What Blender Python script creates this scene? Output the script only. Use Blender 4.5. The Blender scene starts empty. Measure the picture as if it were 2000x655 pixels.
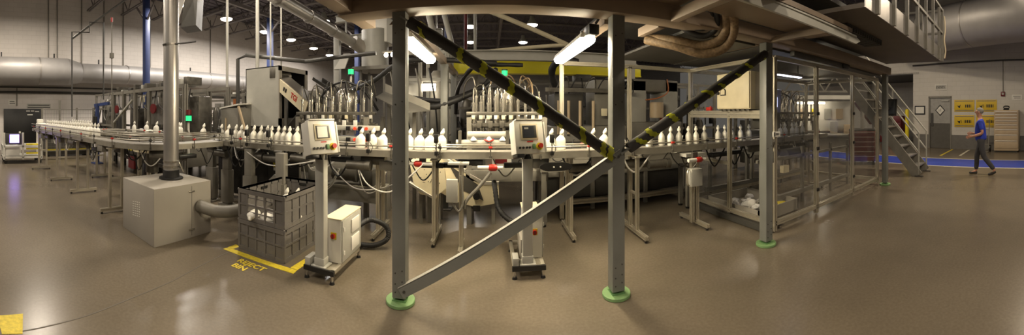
import bpy, bmesh, math, random
from math import sin, cos, tan, pi, radians, atan2, hypot, sqrt
from mathutils import Matrix, Vector, Euler
random.seed(7)
SC = bpy.context.scene
COL = SC.collection

# ---------------------------------------------------------------- camera: a cylindrical panorama, level, at eye height
FPX = 645.0
cam = bpy.data.cameras.new('camera')
cam.type = 'PANO'
cam.panorama_type = 'CENTRAL_CYLINDRICAL'
cam.central_cylindrical_range_u_min = -1000 / FPX
cam.central_cylindrical_range_u_max = 1000 / FPX
cam.central_cylindrical_range_v_min = -435 / FPX
cam.central_cylindrical_range_v_max = 220 / FPX
cam.central_cylindrical_radius = 1.0
camo = bpy.data.objects.new('camera', cam)
camo.location = (0, 0, 1.62)
camo.rotation_euler = (pi / 2, 0, -42 / FPX)
COL.objects.link(camo)
SC.camera = camo

# ---------------------------------------------------------------- world, exposure
W = bpy.data.worlds.new('world')
SC.world = W
W.use_nodes = True
W.node_tree.nodes['Background'].inputs[0].default_value = (1.0, 0.93, 0.83, 1)
W.node_tree.nodes['Background'].inputs[1].default_value = 0.085
SC.view_settings.view_transform = 'Standard'
SC.view_settings.look = 'None'
SC.view_settings.exposure = 0.0
SC.view_settings.gamma = 1.0
SC.view_settings.use_curve_mapping = False
HIGHBAY_W = 200.0
LAMP_E = 115.0

# ---------------------------------------------------------------- materials
def lin(h):
    if isinstance(h, str):
        c = [int(h[i:i + 2], 16) / 255 for i in (0, 2, 4)]
        return tuple(x / 12.92 if x <= 0.04045 else ((x + 0.055) / 1.055) ** 2.4 for x in c)
    return tuple(h)

def mat(name, col, rough=0.5, metal=0.0, var=0.12, scale=6.0, bump=0.0, emit=0.0, alpha=None, spec=0.5, col2=None, aniso=None):
    m = bpy.data.materials.new(name)
    m.use_nodes = True
    nt = m.node_tree
    b = nt.nodes['Principled BSDF']
    c = lin(col)
    b.inputs['Roughness'].default_value = rough
    b.inputs['Metallic'].default_value = metal
    b.inputs['Specular IOR Level'].default_value = spec
    if emit:
        b.inputs['Base Color'].default_value = (*c, 1)
        b.inputs['Emission Color'].default_value = (*c, 1)
        b.inputs['Emission Strength'].default_value = emit
        return m
    tc = nt.nodes.new('ShaderNodeTexCoord')
    n = nt.nodes.new('ShaderNodeTexNoise')
    n.inputs['Scale'].default_value = scale
    n.inputs['Detail'].default_value = 4
    if aniso:
        mp = nt.nodes.new('ShaderNodeMapping')
        mp.inputs['Scale'].default_value = aniso
        nt.links.new(tc.outputs['Object'], mp.inputs[0])
        nt.links.new(mp.outputs[0], n.inputs['Vector'])
    else:
        nt.links.new(tc.outputs['Object'], n.inputs['Vector'])
    r = nt.nodes.new('ShaderNodeValToRGB')
    c2 = lin(col2) if col2 else tuple(x * (1 - var) for x in c)
    c1 = c if col2 else tuple(min(1, x * (1 + var * 0.6)) for x in c)
    r.color_ramp.elements[0].position = 0.3
    r.color_ramp.elements[1].position = 0.7
    r.color_ramp.elements[0].color = (*c2, 1)
    r.color_ramp.elements[1].color = (*c1, 1)
    nt.links.new(n.outputs['Fac'], r.inputs['Fac'])
    nt.links.new(r.outputs['Color'], b.inputs['Base Color'])
    if bump:
        bp = nt.nodes.new('ShaderNodeBump')
        bp.inputs['Strength'].default_value = bump
        nt.links.new(n.outputs['Fac'], bp.inputs['Height'])
        nt.links.new(bp.outputs[0], b.inputs['Normal'])
    return m

def block_wall(name, c1, c2, mortar, axis):
    """painted concrete block wall; axis = horizontal coordinate along the wall in object space"""
    m = bpy.data.materials.new(name)
    m.use_nodes = True
    nt = m.node_tree
    b = nt.nodes['Principled BSDF']
    tc = nt.nodes.new('ShaderNodeTexCoord')
    se = nt.nodes.new('ShaderNodeSeparateXYZ')
    co = nt.nodes.new('ShaderNodeCombineXYZ')
    nt.links.new(tc.outputs['Object'], se.inputs[0])
    nt.links.new(se.outputs[axis], co.inputs[0])
    nt.links.new(se.outputs[2], co.inputs[1])
    br = nt.nodes.new('ShaderNodeTexBrick')
    br.inputs['Scale'].default_value = 1.0
    br.inputs['Brick Width'].default_value = 0.4
    br.inputs['Row Height'].default_value = 0.2
    br.inputs['Mortar Size'].default_value = 0.006
    br.inputs['Color1'].default_value = (*lin(c1), 1)
    br.inputs['Color2'].default_value = (*lin(c2), 1)
    br.inputs['Mortar'].default_value = (*lin(mortar), 1)
    nt.links.new(co.outputs[0], br.inputs['Vector'])
    n = nt.nodes.new('ShaderNodeTexNoise')
    n.inputs['Scale'].default_value = 0.8
    n.inputs['Detail'].default_value = 6
    nt.links.new(tc.outputs['Object'], n.inputs['Vector'])
    mx = nt.nodes.new('ShaderNodeMix')
    mx.data_type = 'RGBA'
    mx.blend_type = 'MULTIPLY'
    mx.inputs[0].default_value = 0.2
    nt.links.new(br.outputs['Color'], mx.inputs[6])
    nt.links.new(n.outputs['Fac'], mx.inputs[7])
    nt.links.new(mx.outputs[2], b.inputs['Base Color'])
    bp = nt.nodes.new('ShaderNodeBump')
    bp.inputs['Strength'].default_value = 0.25
    nt.links.new(br.outputs['Fac'], bp.inputs['Height'])
    bp.invert = True
    nt.links.new(bp.outputs[0], b.inputs['Normal'])
    b.inputs['Roughness'].default_value = 0.6
    return m

def concrete():
    m = bpy.data.materials.new('polished concrete')
    m.use_nodes = True
    nt = m.node_tree
    b = nt.nodes['Principled BSDF']
    tc = nt.nodes.new('ShaderNodeTexCoord')
    n1 = nt.nodes.new('ShaderNodeTexNoise')
    n1.inputs['Scale'].default_value = 0.55
    n1.inputs['Detail'].default_value = 5
    n1.inputs['Roughness'].default_value = 0.6
    n2 = nt.nodes.new('ShaderNodeTexNoise')
    n2.inputs['Scale'].default_value = 38
    n2.inputs['Detail'].default_value = 4
    for n in (n1, n2):
        nt.links.new(tc.outputs['Object'], n.inputs['Vector'])
    r1 = nt.nodes.new('ShaderNodeValToRGB')
    e = r1.color_ramp.elements
    e[0].position, e[1].position = 0.15, 0.9
    e[0].color = (*lin('5b5347'), 1)
    e[1].color = (*lin('786d5d'), 1)
    nt.links.new(n1.outputs['Fac'], r1.inputs['Fac'])
    r2 = nt.nodes.new('ShaderNodeValToRGB')
    r2.color_ramp.elements[0].position, r2.color_ramp.elements[1].position = 0.35, 0.7
    r2.color_ramp.elements[0].color = (0.9, 0.9, 0.9, 1)
    r2.color_ramp.elements[1].color = (1.06, 1.06, 1.06, 1)
    nt.links.new(n2.outputs['Fac'], r2.inputs['Fac'])
    mx = nt.nodes.new('ShaderNodeMix')
    mx.data_type = 'RGBA'
    mx.blend_type = 'MULTIPLY'
    mx.inputs[0].default_value = 1.0
    nt.links.new(r1.outputs['Color'], mx.inputs[6])
    nt.links.new(r2.outputs['Color'], mx.inputs[7])
    nt.links.new(mx.outputs[2], b.inputs['Base Color'])
    rr = nt.nodes.new('ShaderNodeMapRange')
    rr.inputs['To Min'].default_value = 0.22
    rr.inputs['To Max'].default_value = 0.30
    nt.links.new(n1.outputs['Fac'], rr.inputs['Value'])
    nt.links.new(rr.outputs[0], b.inputs['Roughness'])
    b.inputs['Specular IOR Level'].default_value = 0.45
    return m

def clear_panel():
    m = bpy.data.materials.new('clear polycarbonate')
    m.use_nodes = True
    nt = m.node_tree
    for n in list(nt.nodes):
        if n.type == 'BSDF_PRINCIPLED':
            nt.nodes.remove(n)
    out = [n for n in nt.nodes if n.type == 'OUTPUT_MATERIAL'][0]
    t = nt.nodes.new('ShaderNodeBsdfTransparent')
    t.inputs[0].default_value = (0.93, 0.93, 0.92, 1)
    g = nt.nodes.new('ShaderNodeBsdfGlossy')
    g.inputs['Roughness'].default_value = 0.06
    g.inputs[0].default_value = (0.9, 0.9, 0.9, 1)
    d = nt.nodes.new('ShaderNodeBsdfDiffuse')
    d.inputs[0].default_value = (0.5, 0.48, 0.45, 1)
    tc = nt.nodes.new('ShaderNodeTexCoord')
    n = nt.nodes.new('ShaderNodeTexNoise')
    n.inputs['Scale'].default_value = 3.0
    nt.links.new(tc.outputs['Object'], n.inputs['Vector'])
    f = nt.nodes.new('ShaderNodeLayerWeight')
    f.inputs[0].default_value = 0.06
    m1 = nt.nodes.new('ShaderNodeMixShader')
    m2 = nt.nodes.new('ShaderNodeMixShader')
    mr = nt.nodes.new('ShaderNodeMapRange')
    mr.inputs['To Min'].default_value = 0.01
    mr.inputs['To Max'].default_value = 0.05
    nt.links.new(n.outputs['Fac'], mr.inputs['Value'])
    nt.links.new(mr.outputs[0], m1.inputs[0])
    nt.links.new(t.outputs[0], m1.inputs[1])
    nt.links.new(d.outputs[0], m1.inputs[2])
    nt.links.new(f.outputs['Facing'], m2.inputs[0])
    nt.links.new(m1.outputs[0], m2.inputs[1])
    nt.links.new(g.outputs[0], m2.inputs[2])
    nt.links.new(m2.outputs[0], out.inputs[0])
    return m

M = dict(
    floor=concrete(),
    wall_y=block_wall('white block wall', 'dcd5ce', 'd8d1ca', 'c9c2bb', 1),
    wall_x=block_wall('grey block wall', '8f8a83', '8b867f', '7d7872', 0),
    wall_r=block_wall('white block wall right', 'cdc8be', 'c9c4ba', 'bdb8ae', 1),
    band=mat('dark grey wall paint', '6a6762', 0.55),
    deckceil=mat('roof deck', '6a656b', 0.8),
    truss=mat('joist steel', '77716f', 0.6, 0.2),
    bluesteel=mat('blue painted steel', '2c3b6a', 0.45),
    galv=mat('galvanised steel', 'b4b0ab', 0.36, 0.75, 0.16, 3.0),
    duct=mat('spiral duct steel', 'a3a09e', 0.5, 0.35, 0.1, 2.0),
    alu=mat('aluminium profile', 'c6bfae', 0.34, 0.7, 0.08, 9.0),
    steel=mat('stainless steel', 'bdb8ae', 0.27, 0.9, 0.12, 8.0),
    dsteel=mat('grimy machine steel', '6c6860', 0.42, 0.55, 0.3, 7.0),
    grey=mat('grey enamel', '757671', 0.42, 0.0, 0.1, 4.0),
    lgrey=mat('light grey enamel', 'aaa89f', 0.42, 0.0, 0.08, 4.0),
    mgrey=mat('machine grey enamel', '79756c', 0.5, 0.0, 0.14, 5.0),
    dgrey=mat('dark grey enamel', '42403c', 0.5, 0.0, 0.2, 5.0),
    fanbox=mat('warm grey cabinet paint', '9a948a', 0.45, 0.0, 0.06, 3.0),
    brown=mat('mezzanine primer', '80705f', 0.55, 0.0, 0.14, 3.0),
    cream=mat('cream enamel', 'd8cdae', 0.45, 0.0, 0.08, 5.0),
    white=mat('white enamel', 'dedbd2', 0.4, 0.0, 0.04, 5.0),
    bottle=mat('white plastic', 'e6e3d8', 0.35, 0.0, 0.03, 10.0),
    belt=mat('conveyor chain', '98938a', 0.4, 0.3, 0.15, 30.0),
    rail=mat('guide rail', 'a19c90', 0.35, 0.5, 0.1, 12.0),
    rubber=mat('black rubber', '1c1b1b', 0.55, 0.0, 0.3, 14.0),
    black=mat('black plastic', '1a1918', 0.4, 0.0, 0.2, 10.0),
    foam=mat('charcoal foam wrap', '33312f', 0.85, 0.0, 0.3, 12.0, 0.2),
    crate=mat('grey crate plastic', '67635f', 0.5, 0.0, 0.15, 8.0),
    red=mat('red plastic', 'b5281c', 0.4),
    dred=mat('dark red enamel', '64161a', 0.4),
    yellow=mat('yellow paint', 'd9c51c', 0.5, 0.0, 0.12, 6.0),
    craney=mat('crane yellow', 'e8dc1e', 0.45, 0.0, 0.05, 2.0),
    tape=mat('yellow tape', 'b4b62e', 0.5, 0.0, 0.2, 20.0),
    sign=mat('yellow sign board', 'cfae24', 0.5, 0.0, 0.05),
    green=mat('green pad', '71925f', 0.55, 0.0, 0.15, 14.0),
    dgreen=mat('dark green plate', '557a4b', 0.5),
    blue=mat('blue floor paint', '2f45a8', 0.4, 0.0, 0.12, 3.0),
    fwhite=mat('white floor paint', 'c9c3ae', 0.5),
    fyellow=mat('yellow floor paint', 'cdb733', 0.5, 0.0, 0.25, 30.0),
    seam=mat('floor joint filler', '5d564b', 0.6),
    door=mat('grey door paint', '989690', 0.45),
    doord=mat('dark door paint', '58554f', 0.45),
    beige=mat('beige cabinet enamel', 'b5a184', 0.45, 0.0, 0.05),
    glass=clear_panel(),
    screen=mat('dark screen', '3c3f45', 0.15),
    screenglare=mat('painted glare screen', 'e6e6dc', 0.2),  # white glare on the left panel's screen, put into its base colour
    lampw=mat('warm tube light', 'ffeecb', emit=LAMP_E),
    hbay=mat('lamp lens', 'fff0dc', emit=14.0),
    hot=mat('machine lamp', 'fff0d6', emit=26.0),
    cool=mat('cool strip lamp', 'dfe4ff', emit=9.0),
    lilac=mat('lilac lamp', 'a48cff', emit=5.0),
    beacon=mat('lit green beacon', '25d07c', emit=1.3),
    led=mat('lit red lamp', 'ff3a20', emit=1.2),
    skin=mat('skin', 'b5826a', 0.5),
    shirt=mat('blue cotton', '2b3fae', 0.85, 0.0, 0.15, 9.0, 0.1),
    jeans=mat('charcoal cotton', '3c3b3e', 0.85, 0.0, 0.15, 9.0, 0.1),
    hair=mat('grey hair', '84807a', 0.7, 0.0, 0.3, 60.0),
    shoe=mat('dark shoe', '2a2725', 0.5),
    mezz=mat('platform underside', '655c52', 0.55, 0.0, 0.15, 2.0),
    hosebrown=mat('dusty brown hose', '7d684d', 0.6, 0.0, 0.4, 40.0, 0.6),
    orange=mat('orange primer', 'b06a3a', 0.5),
    scrap=mat('clear film bag', 'cfccc6', 0.35, 0.0, 0.1, 12.0),
    paper=mat('paper', 'd8d5cb', 0.7, 0.0, 0.03),
    blueplate=mat('blue grey hood', '8e93c0', 0.3),
)

# ---------------------------------------------------------------- mesh helpers
def V(*a):
    return Vector(a)

class MB:
    def __init__(self):
        self.bm = bmesh.new()

    def _add(self, verts, faces):
        vs = [self.bm.verts.new(v) for v in verts]
        fs = []
        for f in faces:
            try:
                fs.append(self.bm.faces.new([vs[i] for i in f]))
            except ValueError:
                pass
        return vs, fs

    def box(self, x0, x1, y0, y1, z0, z1, bev=0.0, mx=None):
        p = [(x0, y0, z0), (x1, y0, z0), (x1, y1, z0), (x0, y1, z0), (x0, y0, z1), (x1, y0, z1), (x1, y1, z1), (x0, y1, z1)]
        if mx is not None:
            p = [mx @ Vector(q) for q in p]
        vs, fs = self._add(p, [(0, 3, 2, 1), (4, 5, 6, 7), (0, 1, 5, 4), (1, 2, 6, 5), (2, 3, 7, 6), (3, 0, 4, 7)])
        if bev:
            es = list({e for f in fs for e in f.edges})
            bmesh.ops.bevel(self.bm, geom=es, offset=bev, segments=2, affect='EDGES', profile=0.5)
        return self

    def bx(self, c, s, bev=0.0, rot=None):
        mx = Matrix.Translation(c)
        if rot is not None:
            mx = mx @ (rot if isinstance(rot, Matrix) else Euler(rot).to_matrix().to_4x4())
        a, b, d = s[0] / 2, s[1] / 2, s[2] / 2
        return self.box(-a, a, -b, b, -d, d, bev, mx)

    def ext(self, poly, p0, p1, up=(0, 0, 1)):
        """extrude a 2D outline from p0 to p1; outline x = side, y = up"""
        p0, p1 = Vector(p0), Vector(p1)
        d = (p1 - p0).normalized()
        u = Vector(up)
        if abs(u.dot(d)) > 0.98:
            u = Vector((0, 1, 0))
        s = d.cross(u).normalized()
        u = s.cross(d).normalized()
        n = len(poly)
        vs = [p0 + s * a + u * b for a, b in poly] + [p1 + s * a + u * b for a, b in poly]
        fc = [(i, (i + 1) % n, n + (i + 1) % n, n + i) for i in range(n)]
        fc += [tuple(range(n))[::-1], tuple(range(n, 2 * n))]
        self._add(vs, fc)
        return self

    def bar(self, p0, p1, w, h=None, up=(0, 0, 1)):
        h = h or w
        return self.ext([(-w / 2, -h / 2), (w / 2, -h / 2), (w / 2, h / 2), (-w / 2, h / 2)], p0, p1, up)

    def prof(self, p0, p1, w=0.05, up=(0, 0, 1)):
        """slotted aluminium profile"""
        a, g, k = w / 2, w * 0.12, w * 0.22
        o = []
        for r in range(4):
            q = [(-a, -a), (-g, -a), (-g, -a + k), (g, -a + k), (g, -a)]
            for x, y in q:
                for _ in range(r):
                    x, y = -y, x
                o.append((x, y))
        return self.ext(o, p0, p1, up)

    def cyl(self, p0, p1, r, r2=None, n=14):
        r2 = r if r2 is None else r2
        p0, p1 = Vector(p0), Vector(p1)
        d = (p1 - p0).normalized()
        u = Vector((0, 0, 1)) if abs(d.z) < 0.95 else Vector((1, 0, 0))
        s = d.cross(u).normalized()
        u = s.cross(d)
        vs = []
        for p, q in ((p0, r), (p1, r2)):
            vs += [p + (s * cos(2 * pi * i / n) + u * sin(2 * pi * i / n)) * q for i in range(n)]
        fc = [(i, (i + 1) % n, n + (i + 1) % n, n + i) for i in range(n)]
        fc += [tuple(range(n))[::-1], tuple(range(n, 2 * n))]
        self._add(vs, fc)
        return self

    def tube(self, pts, r, n=8, sub=6):
        P = [Vector(p) for p in pts]
        if sub and len(P) > 2:
            Q = []
            for i in range(len(P) - 1):
                a, b, c, d = P[max(i - 1, 0)], P[i], P[i + 1], P[min(i + 2, len(P) - 1)]
                for k in range(sub):
                    t = k / sub
                    Q.append(0.5 * ((2 * b) + (c - a) * t + (2 * a - 5 * b + 4 * c - d) * t * t + (3 * b - a - 3 * c + d) * t ** 3))
            Q.append(P[-1])
            P = Q
        T = [(P[min(i + 1, len(P) - 1)] - P[max(i - 1, 0)]).normalized() for i in range(len(P))]
        nrm = T[0].orthogonal().normalized()
        vs = []
        for i, p in enumerate(P):
            nrm = (nrm - T[i] * nrm.dot(T[i])).normalized()
            bn = T[i].cross(nrm)
            rr = r(i / (len(P) - 1)) if callable(r) else r
            vs += [p + (nrm * cos(2 * pi * k / n) + bn * sin(2 * pi * k / n)) * rr for k in range(n)]
        fc = []
        for i in range(len(P) - 1):
            for k in range(n):
                fc.append((i * n + k, i * n + (k + 1) % n, (i + 1) * n + (k + 1) % n, (i + 1) * n + k))
        fc += [tuple(range(n))[::-1], tuple(range((len(P) - 1) * n, len(P) * n))]
        self._add(vs, fc)
        return self

    def lathe(self, prof, c=(0, 0, 0), n=24, sx=1.0, sy=1.0, off=None, mx=None):
        """prof: (radius, z); off(z) shifts a ring in x"""
        vs, fc = [], []
        for r, z in prof:
            ox = off(z) if off else 0
            vs += [Vector((c[0] + ox + r * sx * cos(2 * pi * i / n), c[1] + r * sy * sin(2 * pi * i / n), c[2] + z)) for i in range(n)]
        if mx is not None:
            vs = [mx @ v for v in vs]
        for j in range(len(prof) - 1):
            for i in range(n):
                fc.append((j * n + i, j * n + (i + 1) % n, (j + 1) * n + (i + 1) % n, (j + 1) * n + i))
        fc += [tuple(range(n))[::-1], tuple(range((len(prof) - 1) * n, len(prof) * n))]
        self._add(vs, fc)
        return self

    def ball(self, c, r, sc=(1, 1, 1), n=14):
        ret = bmesh.ops.create_uvsphere(self.bm, u_segments=n, v_segments=max(6, n // 2), radius=r)
        for v in ret['verts']:
            v.co = Vector((v.co.x * sc[0] + c[0], v.co.y * sc[1] + c[1], v.co.z * sc[2] + c[2]))
        return self

    def plate(self, pts, th, nrm):
        """polygon given as 3D points, thickened along nrm"""
        n = len(pts)
        nv = Vector(nrm).normalized() * th
        vs = [Vector(p) for p in pts] + [Vector(p) + nv for p in pts]
        fc = [(i, (i + 1) % n, n + (i + 1) % n, n + i) for i in range(n)] + [tuple(range(n))[::-1], tuple(range(n, 2 * n))]
        self._add(vs, fc)
        return self

    def build(self, name, m, parent=None, label=None, loc=None, rz=0, smooth=True):
        bmesh.ops.recalc_face_normals(self.bm, faces=self.bm.faces[:])
        me = bpy.data.meshes.new(name)
        self.bm.to_mesh(me)
        self.bm.free()
        me.materials.append(M[m] if isinstance(m, str) else m)
        if smooth:
            me.shade_smooth()
            me.set_sharp_from_angle(angle=radians(38))
        o = bpy.data.objects.new(name, me)
        COL.objects.link(o)
        if parent is not None:
            o.parent = parent
        if loc is not None:
            o.location = loc
        if rz:
            o.rotation_euler = (0, 0, rz)
        if label:
            o['label'] = label
        return o

def tag(o, label, cat, group=None, kind=None):
    o['label'] = label
    o['category'] = cat
    if group:
        o['group'] = group
    if kind:
        o['kind'] = kind
    return o

def T(name, label, cat, loc=(0, 0, 0), rz=0, group=None):
    o = bpy.data.objects.new(name, None)
    o.empty_display_size = 0.1
    COL.objects.link(o)
    o.location = loc
    o.rotation_euler = (0, 0, rz)
    return tag(o, label, cat, group)

def ST(mb, name, m, loc=None, rz=0, parent=None):
    o = mb.build(name, m, parent, loc=loc, rz=rz)
    if parent is None:
        o['kind'] = 'structure'
    return o

def copy_tree(o, parent=None):
    c = o.copy()
    COL.objects.link(c)
    if parent is not None:
        c.parent = parent
    for ch in list(o.children):
        copy_tree(ch, c)
    return c

def text(parent, s, size, loc, rot, m, name='lettering', ext=0.001, align='CENTER', bold=0.0, shear=0.0):
    cu = bpy.data.curves.new(name, 'FONT')
    cu.body = s
    cu.size = size
    cu.extrude = ext
    cu.offset = bold
    cu.shear = shear
    cu.align_x = align
    cu.align_y = 'CENTER'
    cu.materials.append(M[m])
    o = bpy.data.objects.new(name, cu)
    COL.objects.link(o)
    o.location = loc
    o.rotation_euler = rot
    dg = bpy.context.evaluated_depsgraph_get()
    me = bpy.data.meshes.new_from_object(o.evaluated_get(dg))
    bpy.data.objects.remove(o)
    me.name = name
    o = bpy.data.objects.new(name, me)
    COL.objects.link(o)
    o.location = loc
    o.rotation_euler = rot
    if parent is not None:
        o.parent = parent
    return o

ORD = ['first', 'second', 'third', 'fourth', 'fifth', 'sixth', 'seventh', 'eighth', 'ninth', 'tenth', 'eleventh', 'twelfth', 'thirteenth',
       'fourteenth', 'fifteenth', 'sixteenth', 'seventeenth', 'eighteenth', 'nineteenth', 'twentieth', 'twenty-first', 'twenty-second',
       'twenty-third', 'twenty-fourth', 'twenty-fifth', 'twenty-sixth']

# ================================================================ SETTING
# floor
ST(MB().box(-15, 22, -9, 36, -0.1, 0), 'floor', 'floor')
XL = -14.2
ST(MB().box(XL - 0.2, XL, -6, 36, 0, 7.6), 'wall_left', 'wall_y')
ST(MB().box(XL, 22, 34, 34.2, 0, 7.6), 'wall_back', 'wall_x')
# right wall stands a few degrees off square
RW = 14.1
psi = 1.7
NX, NY = sin(psi), cos(psi)          # outward normal of the wall
RWROT = pi / 2 - psi                 # rotation about z of the wall's own frame (x = outward, y = along)
def rw(u, s, z=0.0):                 # u = distance in front of the wall face, s = along the wall
    return V((RW - u) * NX - s * NY, (RW - u) * NY + s * NX, z)
# along-wall coordinate of the far corner
S_END = 6.3
wr = T('wall_right', 'white block wall', 'wall'); del wr['label'], wr['category']; wr['kind'] = 'structure'
wr.location = rw(0, 0); wr.rotation_euler = (0, 0, RWROT)
def rwpart(mb, name, m, parent=None):
    o = mb.build(name, m, parent)
    return o
o = MB().box(0, 0.25, -8, 4.42, 0, 7.6).box(0, 0.25, 5.52, S_END, 0, 7.6).box(0, 0.25, 4.42, 5.52, 2.36, 7.6).build('wall_panel', 'wall_r', wr)
MB().box(-0.006, 0.002, -8, 4.42, 0.0, 0.62).box(-0.006, 0.002, 5.52, S_END, 0.0, 0.62).build('painted_band', 'band', wr, 'dark grey painted band along the foot of the wall')
MB().box(0, 0.25, S_END, 14, 3.45, 7.6).build('header_panel', 'wall_r', wr)
MB().box(3.6, 3.8, 3, 16, 0, 3.6).build('recess_panel', 'wall_r', wr)
MB().box(3.594, 3.602, 3, 16, 0, 0.62).build('recess_band', 'band', wr)
MB().box(0.25, 3.8, S_END - 0.3, S_END - 0.1, 0, 3.6).build('return_panel', 'wall_r', wr)
MB().box(0.0, 3.8, S_END - 0.3, 14, 3.4, 3.5).build('soffit', 'dgrey', wr)
# ceiling
c = MB().box(-15, 22, -3.2, 36, 7.3, 7.4)
for i in range(90):
    x = -14.9 + i * 0.4
    c.box(x, x + 0.12, -3.2, 34, 7.26, 7.3)
ST(c, 'ceiling', 'deckceil')
# open-web joists
def joist(Y, x0=-14.1, x1=21, z0=6.25, z1=7.2):
    j = MB()
    for dy in (-0.05, 0.05):
        j.bar((x0, Y + dy, z1), (x1, Y + dy, z1), 0.06)
        j.bar((x0, Y + dy, z0), (x1, Y + dy, z0), 0.06)
    n = int((x1 - x0) / 0.62)
    for i in range(n):
        xa = x0 + (x1 - x0) * i / n
        xb = x0 + (x1 - x0) * (i + 1) / n
        j.bar((xa, Y, z0 if i % 2 else z1), (xb, Y, z1 if i % 2 else z0), 0.032)
    ST(j, 'roof_beam', 'truss')
for Y in (5.2, 6.9, 8.6, 10.3, 12, 13.7, 15.4, 17.1, 18.8, 20.5, 23, 26, 29, 32):
    joist(Y)
# deep girders along the hall
for X in (-9.2, 0.5, 9.5):
    g = MB()
    g.bar((X, 0, 6.95), (X, 34, 6.95), 0.12).bar((X, 0, 5.95), (X, 34, 5.95), 0.12)
    for i in range(34):
        g.bar((X, i, 5.95 if i % 2 else 6.95), (X, i + 1, 6.95 if i % 2 else 5.95), 0.06)
    ST(g, 'roof_beam', 'truss')

# painted floor marks
def floorpoly(pts, name, m, z=0.003):
    return ST(MB().plate([(x, y, 0.0005) for x, y in pts], z, (0, 0, 1)), name, m)
def strip(p0, p1, w, name, m, z=0.003):
    a, b = Vector(p0[:2]), Vector(p1[:2])
    d = (b - a).normalized()
    s = Vector((-d.y, d.x)) * w / 2
    return floorpoly([a + s, a - s, b - s, b + s], name, m, z)
BA, BB = V(10.15, -3.0), V(11.55, 14.0)
strip(BA, BB, 1.5, 'floor_strip', 'blue')
bd = (BB - BA).normalized(); bs = V(-bd.y, bd.x)
for k in (-0.8, 0.8):
    strip(BA + bs * k, BB + bs * k, 0.09, 'floor_line', 'fwhite', 0.004)
strip(rw(2.4, 4.1), rw(0.25, 4.3), 0.09, 'floor_line', 'fyellow')
strip(rw(2.2, 3.4), rw(0.25, 3.55), 0.09, 'floor_line', 'fwhite')
# saw-cut joint and crack, worn yellow mark
jt = [(-2.36, -0.6), (-2.42, 0.44), (-2.47, 0.9), (-2.55, 1.35), (-2.6, 1.8), (-2.68, 2.2), (-2.72, 2.55), (-2.75, 3.0)]
for a, b in zip(jt[:-1], jt[1:]):
    strip(a, b, 0.012, 'floor_line', 'seam', 0.001)
floorpoly([(-2.62, 0.20), (-2.40, 0.22), (-2.385, 0.37), (-2.62, 0.41)], 'floor_marking', 'fyellow')
# reject bin bay: yellow line round the crates, lettering on the floor
bay = T('floor_bay_marking', 'yellow painted bay lines with lettering on the floor in front of the crates', 'floor marking', (0, 0, 0))
MB().plate([(-2.83, 2.70, 0.0005), (-1.86, 2.74, 0.0005), (-1.87, 2.82, 0.0005), (-2.82, 2.78, 0.0005)], 0.003, (0, 0, 1)).build('front_line', 'fyellow', bay)
MB().plate([(-1.96, 2.83, 0.0005), (-1.87, 2.825, 0.0005), (-1.82, 3.9, 0.0005), (-1.9, 3.9, 0.0005)], 0.003, (0, 0, 1)).build('side_line', 'fyellow', bay)
MB().plate([(-2.83, 2.785, 0.0005), (-2.75, 2.785, 0.0005), (-2.74, 2.9, 0.0005), (-2.82, 2.9, 0.0005)], 0.003, (0, 0, 1)).build('side_line', 'fyellow', bay)
text(bay, 'REJECT', 0.115, (-2.32, 2.62, 0.003), (0, 0, 0.02), 'fyellow', 'lettering', 0.0008, bold=0.003)
text(bay, 'BIN', 0.115, (-2.38, 2.50, 0.003), (0, 0, 0.02), 'fyellow', 'lettering', 0.0008, bold=0.003)

# ================================================================ OVERHEAD: lamps, ducts, columns
def high_bay(x, y, label, z=5.85, lit=True, tint=(1.0, 0.92, 0.82), gain=1.0):
    t = T('high_bay_lamp', label, 'ceiling lamp', (x, y, z), 0, 'high bay lamps under the roof')
    MB().lathe([(0.09, 0.42), (0.11, 0.40), (0.13, 0.26), (0.28, 0.02), (0.285, 0.0), (0.27, 0.005), (0.12, 0.25)], n=20).build('reflector', 'lgrey', t)
    MB().lathe([(0.26, 0.012), (0.25, -0.03), (0.15, -0.075), (0.02, -0.09)], n=20).build('lens', 'hbay', t)
    MB().cyl((0, 0, 0.42), (0, 0, 1.46), 0.012, n=6).build('hanger', 'truss', t)
    if lit:
        li = bpy.data.lights.new('high_bay_light', 'AREA')
        li.shape = 'DISK'; li.size = 0.55; li.energy = HIGHBAY_W * gain; li.color = tint
        lo = bpy.data.objects.new('high_bay_light', li); COL.objects.link(lo)
        lo.parent = t; lo.location = (0, 0, -0.1)
    return t

for k, (x, y, lit) in enumerate([(-10.6, 7.6, True), (-10.7, 10.4, True), (-10.9, 13.4, True), (-10.9, 15.8, False), (-11.1, 18.7, True), (-11.4, 21.5, True)]):
    high_bay(x, y, f'lit high bay lamp, {ORD[k]} from near of the row along the white wall', lit=lit)
for k, (x, y) in enumerate([(-7.5, 10.2), (-7.4, 13.4), (-7.2, 17.0)]):
    high_bay(x, y, f'lit high bay lamp, {ORD[k]} from near of the row above the round pipe')
for k, (x, y, lit) in enumerate([(-1.0, 16.2, True), (-1.2, 19.8, False), (-1.2, 28, True)]):
    high_bay(x, y, f'lit high bay lamp, {ORD[k]} from near in the row above the crane beam end', lit=lit)
for k, (x, y, lit) in enumerate([(2.0, 15.8, True), (1.95, 19.8, False), (2.1, 28, False)]):
    high_bay(x, y, f'lit high bay lamp, {ORD[k]} from near in the row above the crane beam middle', lit=lit)
for k, (x, y) in enumerate([(-10.6, 2.2), (-10.6, -2.6), (-5.2, -0.6), (-4.6, 4.9)]):
    high_bay(x, y, f'high bay lamp overhead out of frame on the crate side, {ORD[k]}', tint=(1.0, 0.88, 0.72))
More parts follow.
